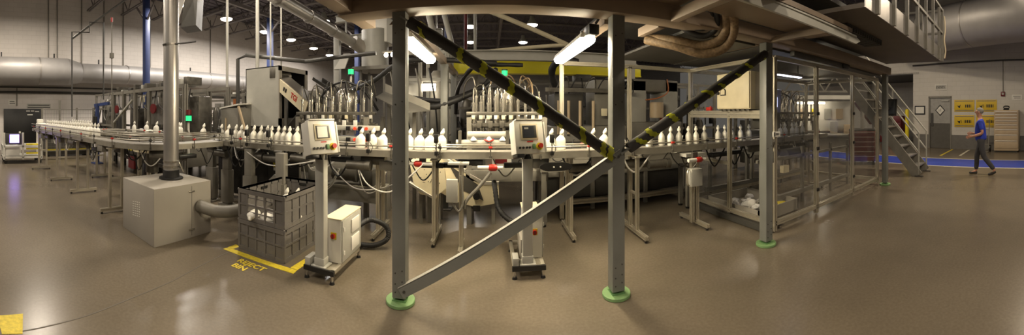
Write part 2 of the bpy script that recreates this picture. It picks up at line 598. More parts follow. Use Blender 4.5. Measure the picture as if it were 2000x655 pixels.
for k, (x, y) in enumerate([(0.4, -2.2), (5.2, -1.8), (10.2, -1.2), (9.3, 3.6), (9.5, 8.5)]):
    high_bay(x, y, f'high bay lamp overhead out of frame on the glass guard side, {ORD[k]}', tint=(1.0, 0.84, 0.63), gain=0.85)

# large supply duct along the left wall
d = T('supply_duct', 'large horizontal round galvanised duct along the white block wall', 'duct', (-13.35, 4.3, 3.3))
MB().cyl((0, -9, 0.02), (0, -0.35, 0.02), 0.57, n=36).cyl((0, -0.35, 0.02), (0, 0.25, 0.0), 0.57, 0.43, n=36).build('wide_section', 'duct', d)
MB().cyl((0, 0.25, 0), (0, 12.5, 0.06), 0.42, n=32).build('narrow_section', 'duct', d)
for y in (-4.0, -1.6, 0.2, 2.4, 4.8, 7.2, 9.6):
    r = 0.585 if y < 0 else 0.435
    MB().cyl((0, y, 0.02), (0, y + 0.05, 0.02), r, n=32).build('joint_band', 'galv', d)
for y in (-3.1, -0.9, 1.1, 3.6, 6.1):
    r = 0.57 if y < 0 else 0.42
    MB().bar((0, y, r), (0, y, r + 0.2), 0.05).build('hanger', 'rubber', d)
    MB().bar((-0.86, y + 0.1, 0), (-r + 0.05, y + 0.1, 0), 0.06).build('wall_bracket', 'galv', d)
# big duct high on the right
d = T('supply_duct', 'huge dark round duct hanging high in front of the right wall', 'duct', (12.3, 1.2, 4.98))
dv = V(0.44, 0.9, 0).normalized()
MB().cyl(-dv * 8, dv * 3.2, 0.88, n=40).build('duct_shell', 'duct', d)
for k in (-5, -2.5, 0.2, 2.4):
    MB().cyl(dv * k, dv * (k + 0.05), 0.895, n=40).build('joint_band', 'galv', d)
    MB().bar(dv * k + V(0, 0, 0.8), dv * k + V(0, 0, 2.3), 0.04).build('hanger', 'truss', d)
# round pipe running back to the dust collector
p = T('exhaust_pipe', 'long round galvanised pipe running back under the roof to the dust collector', 'pipe', (-4.0, 5.0, 3.95))
MB().cyl((0, -0.2, 0.02), (0, 4.0, -0.24), 0.14, n=20).build('pipe_run', 'galv', p)
for k in (0.3, 1.5, 2.7):
    MB().cyl((0, k, -0.01 - k * 0.06), (0, k + 0.06, -0.014 - k * 0.06), 0.155, n=20).build('coupling', 'galv', p)
# dust collector box
h = T('dust_collector', 'pale sheet metal dust collector at the end of the long round pipe', 'dust collector', (-3.55, 9.6, 3.0))
MB().lathe([(0.42, 0.0), (0.42, 1.15)], n=24, c=(0.05, 0, 0)).build('round_housing', 'lgrey', h)
MB().box(-0.2, 0.5, -0.2, 0.6, 0.75, 1.55, 0.02).build('square_housing', 'white', h)
MB().plate([(0.5, -0.2, 1.5), (1.35, 0.0, 0.65), (1.35, 0.0, 0.3), (0.5, -0.2, 0.75)], 0.5, (0, 1, 0)).build('sloping_duct', 'lgrey', h)
MB().tube([(-0.45, -0.55, 0.75), (-0.3, -0.3, 0.62), (-0.1, -0.1, 0.4)], 0.2, n=16).build('elbow', 'fanbox', h)
for x, y in ((-0.3, -0.3), (0.45, -0.3), (-0.3, 0.4), (0.45, 0.4)):
    MB().bar((x, y, -3.0), (x, y, 0.0), 0.06).build('leg', 'mgrey', h)
MB().box(-0.5, 0.9, -0.5, 0.6, -0.1, 0.0).build('platform', 'mgrey', h)

# blue building columns
for x, y, lb in ((-11.3, 6.6, 'blue square steel building column behind the packing machine on the left'),
                 (-9.3, 11.8, 'blue square steel building column behind the big grey hopper box'),
                 (-6.4, 15.0, 'blue square steel building column seen above the left filler')):
    t = T('building_column', lb, 'column', (x, y, 0))
    MB().box(-0.11, 0.11, -0.11, 0.11, 0, 6.1, 0.01).build('shaft', 'bluesteel', t)
    MB().box(-0.2, 0.2, -0.2, 0.2, 0, 0.03).build('base_plate', 'bluesteel', t)
    for s in (-1, 1):
        MB().bar((0, 0, 5.2), (s * 0.8, 0, 6.0), 0.06).build('bracket', 'truss', t)
t = T('building_column', 'grey steel column between the hopper box and the left filler', 'column', (-5.1, 10.2, 0))
MB().box(-0.1, 0.1, -0.1, 0.1, 0, 4.25, 0.01).build('shaft', 'lgrey', t)
MB().plate([(-0.06, -0.11, 3.1), (0.35, -0.11, 3.1), (0.55, -0.11, 3.6), (0.3, -0.11, 3.6)], 0.05, (0, -1, 0)).build('gusset', 'white', t)
MB().box(-0.2, 0.2, -0.2, 0.2, 0, 0.03).build('base_plate', 'lgrey', t)

# air diffuser hanging left
a = T('air_diffuser', 'hanging sheet metal air outlet with a pale open mouth beside the exhaust pipe', 'air diffuser', (-6.55, 5.0, 3.65))
MB().plate([(0.2, -0.35, 0.0), (0.5, -0.12, 0.03), (0.62, -0.1, 1.5), (0.48, -0.3, 1.45)], 0.6, (-0.75, 1, 0)).build('hood', 'dgrey', a)
MB().plate([(0.16, -0.46, -0.04), (0.5, -0.42, 0.62), (0.52, -0.38, 0.95), (0.42, -0.38, 1.0), (-0.02, -0.3, 0.5)], 0.02, (0.5, -0.7, 0)).build('mouth', 'white', a)
MB().box(0.1, 0.6, 0.0, 0.5, 1.4, 3.64).build('drop_duct', 'dgrey', a)
# crane beam and far steel
t = T('crane_bridge', 'bright yellow overhead crane bridge beam across the background', 'crane', (1.9, 12, 3.06))
MB().box(-3.5, 3.9, -0.15, 0.15, 0, 0.42, 0.01).build('bridge_beam', 'craney', t)
MB().box(-3.5, 3.9, -0.2, 0.2, -0.03, 0.0).build('lower_flange', 'craney', t)
MB().box(1.2, 1.8, -0.3, 0.3, -0.35, -0.03, 0.03).build('hoist', 'dgrey', t)
for x in (-3.3, 3.7):
    MB().bar((x, 0.3, -3.06), (x, 0.3, 0.1), 0.14).build('leg', 'mgrey', t)
t = T('steel_girder', 'grey steel girder spanning in front of the yellow crane beam', 'girder', (0.3, 7.85, 2.98))
gp = [(-0.09, -0.12), (0.09, -0.12), (0.09, -0.1), (0.012, -0.1), (0.012, 0.1), (0.09, 0.1), (0.09, 0.12), (-0.09, 0.12), (-0.09, 0.1), (-0.012, 0.1), (-0.012, -0.1), (-0.09, -0.1)]
MB().ext(gp, (-1.4, 0, 0), (3.4, 0, 0)).build('girder_beam', 'lgrey', t)
for x in (-1.3, 3.3):
    MB().bar((x, 0.0, -2.98), (x, 0.0, -0.12), 0.1).build('leg', 'lgrey', t)
t = T('steel_girder', 'grey steel platform girder with handrail behind the left front post', 'girder', (-4.2, 10.9, 4.3))
MB().ext(gp, (-1.3, 0, 0), (2.6, 0, 0)).build('girder_beam', 'lgrey', t)
MB().ext(gp, (-1.3, 0, 0.75), (2.6, 0, 0.75)).build('upper_beam', 'lgrey', t)
for x in (-0.9, 0.2, 1.3, 2.4):
    MB().bar((x, 0, 0.1), (x, 0, 1.1), 0.05).build('stanchion', 'lgrey', t)
for x in (-1.2, 2.5):
    MB().bar((x, 0.0, -4.3), (x, 0.0, -0.1), 0.12).build('leg', 'lgrey', t)

conduit_specs = (([(-0.7, 9.3, 3.3), (-0.7, 9.3, 7.29)], 0.05, 'dred', 'dark red vertical sprinkler pipe above the yellow crane beam'),
                 ([(-0.42, 9.0, 3.2), (-0.42, 9.0, 7.29)], 0.045, 'lgrey', 'pale vertical pipe beside the dark red pipe above the crane beam'),
                 ([(-0.55, 8.2, 4.35), (1.95, 8.2, 3.35)], 0.06, 'cream', 'long pale slanting pipe falling towards the glowing lamp over the crane beam'),
                 ([(-0.6, 8.3, 3.1), (1.95, 8.2, 3.35)], 0.05, 'cream', 'pale pipe rising to meet the long slanting pipe over the crane beam'),
                 ([(-1.75, 8.3, 4.9), (-1.35, 8.3, 3.2)], 0.08, 'lgrey', 'pale slanting pipe just beside the left post above the tube lamp'),
                 ([(-1.45, 8.5, 5.2), (-0.95, 8.4, 3.2)], 0.07, 'lgrey', 'second pale slanting pipe above the left tube lamp, nearer the red pipe'),
                 ([(-1.2, 8.9, 5.6), (-1.2, 8.9, 3.0)], 0.05, 'bluesteel', 'dark blue vertical pipe behind the slanting pipes above the left tube lamp'))
for pts_, r_, m_, lb_ in conduit_specs:
    o_ = MB().tube(pts_, r_, n=10, sub=0).build('roof_pipe', m_)
    tag(o_, lb_, 'pipe')
# wall conduits and signs on the left wall
def conduit(name, pts, r, label, m='mgrey', cat='conduit'):
    o = MB().tube(pts, r, n=8, sub=0).build(name, m)
    return tag(o, label, cat)
for k, z in enumerate((2.72, 2.5)):
    conduit('wall_conduit', [(XL + 0.05, -3, z), (XL + 0.05, 16, z)], 0.035 + 0.02 * k, ['upper', 'lower'][k] + ' of the two pipes running along the white wall under the big duct', 'dgrey')
for k, (y, z1) in enumerate(((1.1, 3.0), (1.95, 2.72), (3.35, 6.9), (3.75, 6.9), (4.9, 6.9), (6.0, 6.9), (7.0, 6.9), (8.5, 6.9), (9.6, 6.9), (12.5, 6.9))):
    z0 = 1.9 if y < 3 else 3.6
    conduit('wall_conduit', [(XL + 0.035, y, z0), (XL + 0.035, y, z1)], 0.025, f'thin vertical pipe on the white block wall, {ORD[k]} from the left edge')
t = T('notice_board', 'black wall board behind the lilac lit cart', 'board', (XL + 0.01, 2.2, 1.0))
MB().box(0.0, 0.06, -0.82, 0.82, -0.8, 0.78, 0.01).build('panel', 'black', t)
for a0, a1, zz in ((0.15, 0.32, 0.66), (0.36, 0.5, 0.66), (0.54, 0.72, 0.64), (0.2, 0.44, 0.5)):
    MB().box(0.06, 0.064, a0, a1, zz, zz + 0.05).build('lettering', 'paper', t)
t = T('wall_sign', 'small white notice on the wall above the black board', 'sign', (XL, 1.75, 2.06))
MB().box(0, 0.012, -0.17, 0.17, -0.11, 0.11).build('panel', 'paper', t)
MB().box(0.012, 0.014, -0.12, 0.1, 0.02, 0.05).box(0.012, 0.014, -0.12, 0.12, -0.06, -0.03).build('lettering', 'dgrey', t)
t = T('wall_sign', 'long grey strip sign on the wall above the black board', 'sign', (XL, 2.95, 1.9))
MB().box(0, 0.012, -0.55, 0.5, -0.1, 0.1).build('panel', 'lgrey', t)
MB().box(0.012, 0.014, -0.5, 0.45, 0.02, 0.06).box(0.012, 0.014, -0.52, 0.48, -0.08, -0.04).build('lettering', 'dgrey', t)

# drop pipes for air and power on the left
conduit('air_pipe', [(-9.1, 2.85, 1.5), (-9.1, 2.85, 3.95), (-9.0, 3.35, 3.95), (-9.0, 3.35, 4.25), (-8.9, 3.75, 4.25), (-8.9, 3.75, 2.0)], 0.022, 'thin bent air drop pipe above the bottle conveyor in front of the white wall', 'dgrey', 'pipe')
conduit('air_pipe', [(-9.15, 2.85, 3.75), (-8.7, 5.2, 5.6)], 0.03, 'slanting strut pipe rising to the roof above the bent air pipe', 'dgrey', 'pipe')
t = T('signal_stack', 'slim pole with a red tip lamp beside the bent air pipe', 'signal lamp', (-8.75, 3.95, 0))
MB().cyl((0, 0, 1.2), (0, 0, 4.25), 0.018, n=8).build('pole', 'mgrey', t)
MB().cyl((0, 0, 4.25), (0, 0, 4.38), 0.03, n=10).build('red_lamp', 'red', t)
MB().box(-0.05, 0.05, -0.05, 0.05, 3.2, 3.35).build('junction_box', 'mgrey', t)
conduit('air_pipe', [(-6.0, 6.25, 1.1), (-6.0, 6.25, 3.02), (-5.75, 6.3, 3.1), (-4.7, 6.6, 2.92), (-4.4, 7.0, 2.9), (-2.6, 7.2, 3.0)], 0.05, 'dark air main pipe dropping beside the small grey hopper box', 'dgrey', 'pipe')
for k, (x, y, z0, rr) in enumerate(((-6.35, 6.2, 1.3, 0.035), (-5.6, 6.6, 2.2, 0.03), (-5.2, 6.1, 2.3, 0.045), (-4.95, 6.3, 2.5, 0.02), (-4.85, 6.6, 2.5, 0.02))):
    conduit('drop_pipe', [(x, y, z0), (x, y, 7.29)], rr, f'vertical drop pipe from the roof above the grey hopper boxes, {ORD[k]} from the left', 'lgrey', 'pipe')

# ================================================================ MEZZANINE
YP = 2.72
post_x = (-0.76, 1.09, 3.0, 6.89)
post_lb = ('grey support post on a green pad beside the glare-painted control panel',
           'grey steel support post on a green round pad where the two wrapped braces meet',
           'grey steel support post on a green round pad at the corner of the glass guard',
           'grey support post on a green pad by the stairs beyond the glass guard')
for i, x in enumerate(post_x):
    t = T('support_post', post_lb[i], 'post', (x, YP, 0), 0, 'mezzanine support posts')
    MB().box(-0.058, 0.058, -0.058, 0.058, 0.055, 2.47, 0.006).build('column', 'grey', t)
    MB().lathe([(0.12, 0), (0.125, 0.004), (0.125, 0.026), (0.12, 0.03)], n=40).build('foot_pad', 'green', t, 'round green pad')
    MB().box(-0.06, 0.06, -0.06, 0.06, 0.03, 0.036).build('base_plate', 'dgreen', t)
    MB().cyl((0, 0, 0.036), (0, 0, 0.06), 0.018, n=10).build('levelling_stud', 'steel', t)
    for zz in (0.12, 0.19, 0.28, 1.2, 1.7, 2.3):
        for xx in (-0.03, 0.03):
            MB().cyl((xx, -0.0585, zz + xx * 0.4), (xx, -0.062, zz + xx * 0.4), 0.006, n=8).build('bolt', 'dgrey', t)
t = T('mezzanine_structure', 'brown painted mezzanine beams carried on the grey posts', 'mezzanine', (0, 0, 2.47))
MB().box(-1.3, 6.97, 2.60, 2.84, 0, 0.15, 0.004).build('front_beam', 'brown', t)
MB().box(-1.3, -1.16, 1.2, 3.2, 0.02, 0.17, 0.004).build('side_beam', 'brown', t)
MB().box(1.58, 1.66, 0.9, 2.6, -0.01, 0.08, 0.004).box(1.58, 1.66, 2.84, 3.3, -0.01, 0.08, 0.004).build('cross_beam', 'brown', t)
MB().box(2.96, 3.03, 1.84, 2.6, -0.01, 0.06, 0.004).box(2.96, 3.03, 2.84, 4.9, -0.01, 0.06, 0.004).build('cross_beam', 'brown', t)
MB().box(-0.83, -0.73, 2.84, 7.4, -0.04, 0.06).build('rear_beam', 'brown', t)
MB().box(1.02, 1.12, 2.84, 5.2, -0.04, 0.06).build('rear_beam', 'brown', t)
MB().plate([(-0.9, 2.84, -0.06), (-0.62, 2.84, -0.06), (-0.76, 2.84, 0.1)], 0.01, (0, 1, 0)).build('gusset', 'brown', t)
t = T('mezzanine_deck', 'brown steel deck plate under the mezzanine floor above the front posts', 'deck', (0, 0, 2.62))
MB().box(-1.3, 1.68, 0.9, 3.12, 0.0, 0.05).build('deck_plate', 'brown', t)
MB().box(1.86, 3.46, 1.78, 2.42, -0.06, -0.01).build('deck_plate', 'brown', t)
MB().box(1.86, 2.15, 0.9, 1.77, -0.06, -0.01).build('deck_plate', 'brown', t)
MB().box(1.5, 6.97, 2.0, 5.4, 0.32, 0.38).build('light_block_plate', 'dgrey', t)  # added dark plate: stands for machinery overhead and blocks light from above
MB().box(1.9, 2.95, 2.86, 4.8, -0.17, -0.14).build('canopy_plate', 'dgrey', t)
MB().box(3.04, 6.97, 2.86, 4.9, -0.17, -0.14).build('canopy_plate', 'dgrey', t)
t = T('cable_tray', 'pale angled steel channel with a cut end under the mezzanine', 'channel', (2.2, 1.76, 2.45))
MB().plate([(-0.8, 0, 0.0), (1.36, 0.02, 0.0), (1.48, 0.02, 0.05), (1.36, 0.02, 0.09), (-0.8, 0, 0.09)], 0.03, (0, 1, 0)).box(-0.8, 1.34, 0.0, 0.12, 0.075, 0.09).build('channel_web', 'lgrey', t)
t = T('light_wire_tray', 'dark toothed wire tray under the upper platform', 'tray', (3.65, 1.95, 2.66))
b = MB().box(0, 1.15, 0, 0.25, 0.05, 0.09)
for i in range(16):
    b.box(0.02 + i * 0.07, 0.055 + i * 0.07, -0.02, 0.27, 0.0, 0.05)
b.build('tray_body', 'dgrey', t)
for x, y, lb in ((-0.77, 5.5, 'nearer of the two slim grey posts under the rear beam behind the left tube lamp'), (-0.79, 7.1, 'farther of the two slim grey posts under the rear beam behind the left tube lamp')):
    r_ = T('frame_post', lb, 'post', (x, y, 0))
    MB().box(-0.06, 0.06, -0.06, 0.06, 0.02, 2.43, 0.006).build('column', 'grey', r_)
    MB().box(-0.12, 0.12, -0.12, 0.12, 0, 0.02).build('base_plate', 'mgrey', r_)
# braces
def brace_frame(p0, p1):
    return (Vector(p1) - Vector(p0))
t = T('diagonal_brace', 'plain grey angle brace rising from the foot of the left post to the middle post', 'brace', (-0.74, 2.65, 0.11))
MB().ext([(-0.004, -0.045), (0.004, -0.045), (0.004, 0.045), (-0.004, 0.045)], (0, 0, 0), (1.86, 0, 1.15)).build('angle_web', 'grey', t)
MB().ext([(-0.045, 0.041), (0.004, 0.041), (0.004, 0.049), (-0.045, 0.049)], (0, -0.0, 0), (1.86, -0.0, 1.15)).build('angle_flange', 'lgrey', t)
MB().cyl((0.03, -0.01, 0.02), (0.03, 0.012, 0.02), 0.012, n=8).build('bolt', 'dgrey', t)
MB().cyl((1.82, -0.01, 1.125), (1.82, 0.012, 1.125), 0.012, n=8).build('bolt', 'dgrey', t)
def padded(p0, p1, label, bands, r=0.05):
    t = T('wrapped_brace', label, 'brace', p0)
    d = Vector(p1) - Vector(p0)
    L = d.length
    n = d.normalized()
    MB().bar((0, 0, 0), d, 0.05, 0.012).build('brace_bar', 'grey', t)
    a, c = n * 0.09, n * (L - 0.08)
    pts = [a + (c - a) * k / 24 for k in range(25)]
    MB().tube(pts, lambda q: r * (0.97 + 0.05 * sin(q * 60)), n=14, sub=0).build('foam_wrap', 'foam', t)
    ax = n.cross(V(0, -1, 0)).normalized()
    rnd = random.Random(int(L * 1000))
    for f in bands:
        # oblique band of tape
        c0 = n * (L * f)
        b = MB()
        N = 20
        ring = []
        a0 = rnd.uniform(-1.2, 1.6)
        sp_ = rnd.uniform(0.55, 0.95)
        for k in range(N):
            an = a0 + 2 * pi * sp_ * (k / (N - 1) - 0.5)
            wd = 0.03 * (0.55 + 0.45 * sin(pi * k / (N - 1)) + 0.25 * sin(k * 1.9 + f * 30))
            o = (ax * cos(an) + V(0, -1, 0) * sin(an))
            sh = 0.035 * cos(an) + 0.012 * sin(2 * an + f * 9)
            ring.append((c0 + o * (r + 0.004) + n * (sh - wd), c0 + o * (r + 0.004) + n * (sh + wd)))
        vs = [b.bm.verts.new(q) for pr in ring for q in pr]
        for k in range(N - 1):
            j = k + 1
            b.bm.faces.new((vs[2 * k], vs[2 * k + 1], vs[2 * j + 1], vs[2 * j]))
        bmesh.ops.solidify(b.bm, geom=b.bm.faces[:], thickness=0.003)
        b.build('yellow_tape', 'tape', t)
    return t
padded((-0.74, 2.65, 2.42), (1.06, 2.65, 1.235), 'foam wrapped brace with yellow tape falling to the middle post beside the tube lamps', (0.1, 0.28, 0.38, 0.5, 0.63, 0.72, 0.83, 0.93, 0.965))
padded((1.1, 2.65, 1.26), (2.98, 2.65, 2.36), 'black foam wrapped brace with yellow tape rising from the middle post to the corner post', (0.1, 0.16, 0.28, 0.4, 0.5, 0.58, 0.7, 0.8, 0.92))
# foam patch at left post top is part of brace; hanging cable loops
t = T('cable_loop', 'thick bundle of looped cables hanging under the mezzanine opening', 'cable', (1.75, 2.62, 2.3))
lp = [((-0.1, 0.62, 0.12), (0.1, 0.35, 0.03), (0.35, 0.2, -0.05), (0.52, 0.05, 0.0), (0.55, -0.08, 0.15), (0.42, -0.2, 0.32), (0.2, -0.25, 0.5)),
      ((-0.05, 0.6, 0.14), (0.1, 0.34, 0.08), (0.33, 0.2, 0.03), (0.46, 0.06, 0.08), (0.48, -0.05, 0.2), (0.36, -0.16, 0.36), (0.15, -0.2, 0.5)),
      ((0.05, 0.3, 0.3), (0.2, 0.22, 0.16), (0.34, 0.12, 0.12), (0.4, 0.02, 0.2), (0.33, -0.06, 0.34), (0.2, -0.1, 0.5)),
      ((0.0, 0.25, 0.45), (0.15, 0.2, 0.25), (0.28, 0.12, 0.19), (0.34, 0.03, 0.26), (0.26, -0.04, 0.4), (0.15, -0.1, 0.5))]
for k, q in enumerate(lp):
    MB().tube(q, 0.05 if k < 2 else 0.032, n=10).build('cable', ['hosebrown', 'hosebrown', 'rubber', 'rubber'][k], t)
for k in (0, 1):
    MB().tube([(x, y, z + 0.03) for x, y, z in lp[k]], 0.022, n=8).build('cable', 'rubber', t)
# vapour-tight lamps
for x, y_, lb in ((-0.81, 3.72, 'long glowing tube lamp under the mezzanine beside the left front post'), (0.93, 3.72, 'long glowing tube lamp under the mezzanine beside the middle front post')):
    t = T('tube_lamp', lb, 'lamp', (x, y_, 2.345))
    MB().ext([(-0.08, 0.0), (0.08, 0.0), (0.06, 0.05), (-0.06, 0.05)], (0, -0.66, 0.0), (0, 0.66, 0.0)).build('housing', 'lgrey', t)
    MB().ext([(-0.078, 0.0), (-0.07, -0.035), (-0.045, -0.06), (0.045, -0.06), (0.07, -0.035), (0.078, 0.0)], (0, -0.66, -0.001), (0, 0.66, -0.001)).build('diffuser', 'lampw', t, 'glowing warm diffuser')
    for y in (-0.45, 0.45):
        MB().bar((0, y, 0.05), (0, y, 0.11), 0.02).build('hanger', 'mgrey', t)
    MB().box(-0.05, 0.05, -0.86, -0.7, -0.01, 0.085, 0.01).build('end_box', 'black', t)
    MB().tube([(0.03, -0.8, 0.1), (0.06, -0.82, 0.16), (0.02, -0.86, 0.2)], 0.012).build('lead', 'rubber', t)
# upper platform with railing
t = T('upper_platform', 'upper walkway platform with grey underside above the stairs and glass guard', 'platform', (3.2, 1.5, 2.75))
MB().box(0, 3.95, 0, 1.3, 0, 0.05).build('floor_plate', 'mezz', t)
MB().box(0, 3.95, -0.012, 0.0, 0.0, 0.28).build('toe_board', 'galv', t)
MB().box(3.95, 3.962, 0, 1.3, 0.0, 0.28).build('toe_board', 'galv', t)
for k, x in enumerate((0.3, 0.85, 1.4, 1.95, 2.5, 3.05, 3.6, 3.93)):
    MB().bar((x, -0.03, 0.0), (x, -0.03, 1.15), 0.05).build('stanchion', 'mgrey', t)
for z in (0.62, 1.12):
    MB().bar((0, -0.03, z), (3.95, -0.03, z), 0.045).build('handrail', 'mgrey', t)
for y in (0.45, 0.9, 1.28):
    MB().bar((3.95, y, 0.0), (3.95, y, 1.15), 0.05).build('stanchion', 'mgrey', t)
for z in (0.62, 1.12):
    MB().bar((3.95, 0, z), (3.95, 1.3, z), 0.045).build('handrail', 'mgrey', t)
t = T('cable_bundle', 'tangle of pale cables tied to the corner of the upper platform railing', 'cable', (7.2, 1.46, 2.8))
for k in range(4):
    a = random.uniform(-0.03, 0.03)
    MB().tube([(a, -0.03, 0.02), (a + 0.03, -0.05, 0.2), (a - 0.02, -0.03, 0.42), (a + 0.03, -0.04, 0.68), (a - 0.01, -0.03, 0.95)], 0.014, n=6).build('cable', ['cream', 'paper', 'orange', 'cream'][k], t)
MB().box(0.04, 0.1, 0.0, 0.12, 0.05, 1.0).build('post_cover', 'mgrey', t)
# stairs
t = T('steel_stairs', 'steel stairs with handrails rising behind the far end of the glass guard', 'stairs', (8.05, 2.2, 0))
run, rise = 2.3, 2.75
dirv = V(0, run, rise)
for x in (0.0, 0.78):
    MB().ext([(-0.02, -0.13), (0.02, -0.13), (0.02, 0.13), (-0.02, 0.13)], (x, 0.08, 0.02), (x, run, rise - 0.1)).build('stringer', 'mgrey', t)
    MB().box(x - 0.04, x + 0.04, -0.05, 0.16, 0, 0.02).build('foot_plate', 'dgrey', t)
for i in range(1, 11):
    f = i / 11
    MB().box(0.02, 0.76, run * f - 0.1, run * f + 0.13, rise * f - 0.035, rise * f).build('tread', 'galv', t)
for x in (0.0, 0.78):
    for hh in (0.5, 1.0):
        MB().tube([(x, 0.05, hh + 0.1), (x, run, rise + hh)], 0.022, n=8, sub=0).build('handrail', 'lgrey', t)
    for f in (0.02, 0.45, 0.95):
        MB().cyl((x, run * f + 0.02, rise * f), (x, run * f + 0.02, rise * f + 1.06), 0.022, n=8).build('baluster', 'lgrey', t)

# ================================================================ RIGHT WALL
def RT(name, label, cat, u, s, z, group=None):
    return T(name, label, cat, rw(u, s, z), RWROT, group)     # local x points into the wall, y along it
t = T('door_1', 'grey door', 'door', rw(0, 4.97, 0), RWROT); del t['label'], t['category']; t['kind'] = 'structure'
MB().box(-0.03, 0.2, -0.55, -0.49, 0, 2.36).box(-0.03, 0.2, 0.49, 0.55, 0, 2.36).box(-0.03, 0.2, -0.55, 0.55, 2.28, 2.36).build('door_frame', 'mgrey', t)
MB().box(0.03, 0.08, -0.49, 0.49, 1.13, 2.28).build('door_leaf', 'door', t, 'pale upper half of the door leaf')
MB().box(0.03, 0.08, -0.49, 0.49, 0.01, 1.13).build('door_leaf', 'doord', t, 'dark lower half of the door leaf')
MB().box(-0.03, 0.03, -0.42, -0.08, 2.12, 2.17).build('door_closer', 'lgrey', t)
MB().box(0.0, 0.03, 0.33, 0.45, 1.0, 1.6).build('push_plate', 'dgrey', t)
MB().plate([(0.028, 0.0, 1.98), (0.028, 0.24, 1.72), (0.028, 0.0, 1.46), (0.028, -0.24, 1.72)], 0.004, (-1, 0, 0)).build('diamond_border', 'black', t)
MB().plate([(0.022, 0.0, 1.92), (0.022, 0.19, 1.72), (0.022, 0.0, 1.52), (0.022, -0.19, 1.72)], 0.004, (-1, 0, 0)).build('diamond_sign', 'paper', t)
MB().box(0.014, 0.018, -0.05, -0.01, 1.66, 1.8).box(0.014, 0.018, 0.03, 0.07, 1.66, 1.76).build('diamond_mark', 'lgrey', t)
ROT_R = (pi / 2, 0, RWROT - pi / 2)
t = RT('door_sign', 'white EXIT style sign on the wall above the grey door', 'sign', 0, 4.92, 2.76)
t['label'] = 'white sign with grey lettering on the wall above the grey door'
MB().box(-0.02, 0, -0.28, 0.28, -0.13, 0.13).build('panel', 'paper', t)
MB().box(-0.022, -0.02, -0.25, 0.25, -0.1, 0.1).build('border', 'lgrey', t)
b = MB()
for k in range(6):
    y = 0.2 - k * 0.07
    b.box(-0.026, -0.022, y - 0.012, y + 0.012, -0.055, 0.055)
    b.box(-0.026, -0.022, y - 0.04, y, (-0.01 if k % 2 else 0.03), (0.012 if k % 2 else 0.055))
b.build('lettering', 'dgrey', t)
t = RT('framed_notice', 'black framed notice on the wall beside the grey door', 'frame', 0, 5.95, 1.73)
MB().box(-0.03, 0, -0.26, 0.26, -0.2, 0.2).build('frame', 'black', t)
MB().box(-0.034, -0.03, -0.21, 0.21, -0.15, 0.15).build('notice', 'paper', t)
ysl = ['upper left of the four, nearest the door', 'upper right of the four, above the man', 'lower left of the four, nearest the door', 'lower right of the four, half behind the man']
for k, (s, z) in enumerate(((3.83, 1.92), (2.83, 1.92), (3.83, 1.24), (2.83, 1.24))):
    t = RT('notice_sign', 'yellow notice board with black markings, ' + ysl[k], 'sign', 0, s, z, 'yellow notice boards on the right wall')
    MB().box(-0.02, 0, -0.46, 0.46, -0.26, 0.26, 0.004).build('panel', 'sign', t)
    b = MB()
    # boot-like mark, then figures
    MB().plate([(-0.021, 0.33, 0.02), (-0.021, 0.24, -0.1), (-0.021, 0.2, -0.1), (-0.021, 0.16, 0.06), (-0.021, 0.21, 0.0), (-0.021, 0.26, -0.01)], 0.004, (-1, 0, 0)).build('boot_symbol', 'black', t)
    for j, (a, w) in enumerate([(0.12, 0.02), (0.0, 0.02), (-0.07, 0.05), (-0.15, 0.05), (-0.23, 0.05), (-0.3, 0.03)]):
        if k == 0 and j < 2:
            continue
        MB().box(-0.025, -0.02, a - w / 2, a + w / 2, -0.08, 0.05).build('figure', 'black', t)
    MB().box(-0.023, -0.02, -0.42, 0.42, 0.19, 0.22).box(-0.023, -0.02, -0.42, 0.42, -0.22, -0.19).build('border_line', 'mgrey', t)
t = RT('fire_alarm', 'small red fire alarm box high on the right wall', 'alarm', 0, 2.1, 2.42)
MB().box(-0.06, 0, -0.09, 0.09, -0.1, 0.1, 0.012).build('body', 'dred', t)
MB().cyl((-0.06, 0, 0.0), (-0.08, 0, 0.0), 0.05, n=14).build('strobe', 'lgrey', t)
t = RT('wall_sign', 'small white notice on the wall above the beige drawer cabinet', 'sign', 0, 1.5, 2.28)
MB().box(-0.015, 0, -0.22, 0.22, -0.11, 0.11).build('panel', 'paper', t)
MB().box(-0.018, -0.015, -0.16, 0.16, 0.02, 0.05).box(-0.018, -0.015, -0.16, 0.12, -0.05, -0.02).build('lettering', 'mgrey', t)
o = MB().tube([rw(0.05, -6, 3.92), rw(0.05, 2.1, 3.87), rw(0.05, S_END, 3.8)], 0.035, n=8, sub=0).build('wall_conduit', 'dgrey')
tag(o, 'horizontal dark conduit along the right wall above the door', 'conduit')
o = MB().tube([rw(0.03, 2.1, 2.52), rw(0.03, 2.1, 3.85)], 0.016, n=6, sub=0).build('wall_conduit', 'mgrey')
tag(o, 'short vertical conduit rising from the red fire alarm', 'conduit')
t = T('bollard', 'yellow protective post at the wall corner behind the stairs', 'bollard', rw(0.25, 6.5, 0))
MB().lathe([(0.09, 0), (0.09, 1.7), (0.07, 1.76), (0.02, 1.79)], n=16).build('post', 'yellow', t)
MB().box(-0.14, 0.14, -0.14, 0.14, 0, 0.015).build('base_plate', 'yellow', t)
# red cabinet in the recess, seen through the stairs
t = T('tool_cabinet', 'dark red cabinet behind the stairs in the recess', 'cabinet', rw(-1.2, 8.0, 0), RWROT)
MB().box(-0.3, 0.3, -0.6, 0.6, 0.08, 1.45, 0.01).build('body', 'dred', t)
for k in range(4):
    MB().box(-0.32, -0.3, -0.56, 0.56, 0.14 + k * 0.32, 0.43 + k * 0.32, 0.004).build('drawer', 'dred', t)
for sx in (-0.25, 0.25):
    for sy in (-0.5, 0.5):
        MB().cyl((sx - 0.02, sy, 0.05), (sx + 0.02, sy, 0.05), 0.05).build('caster', 'black', t)
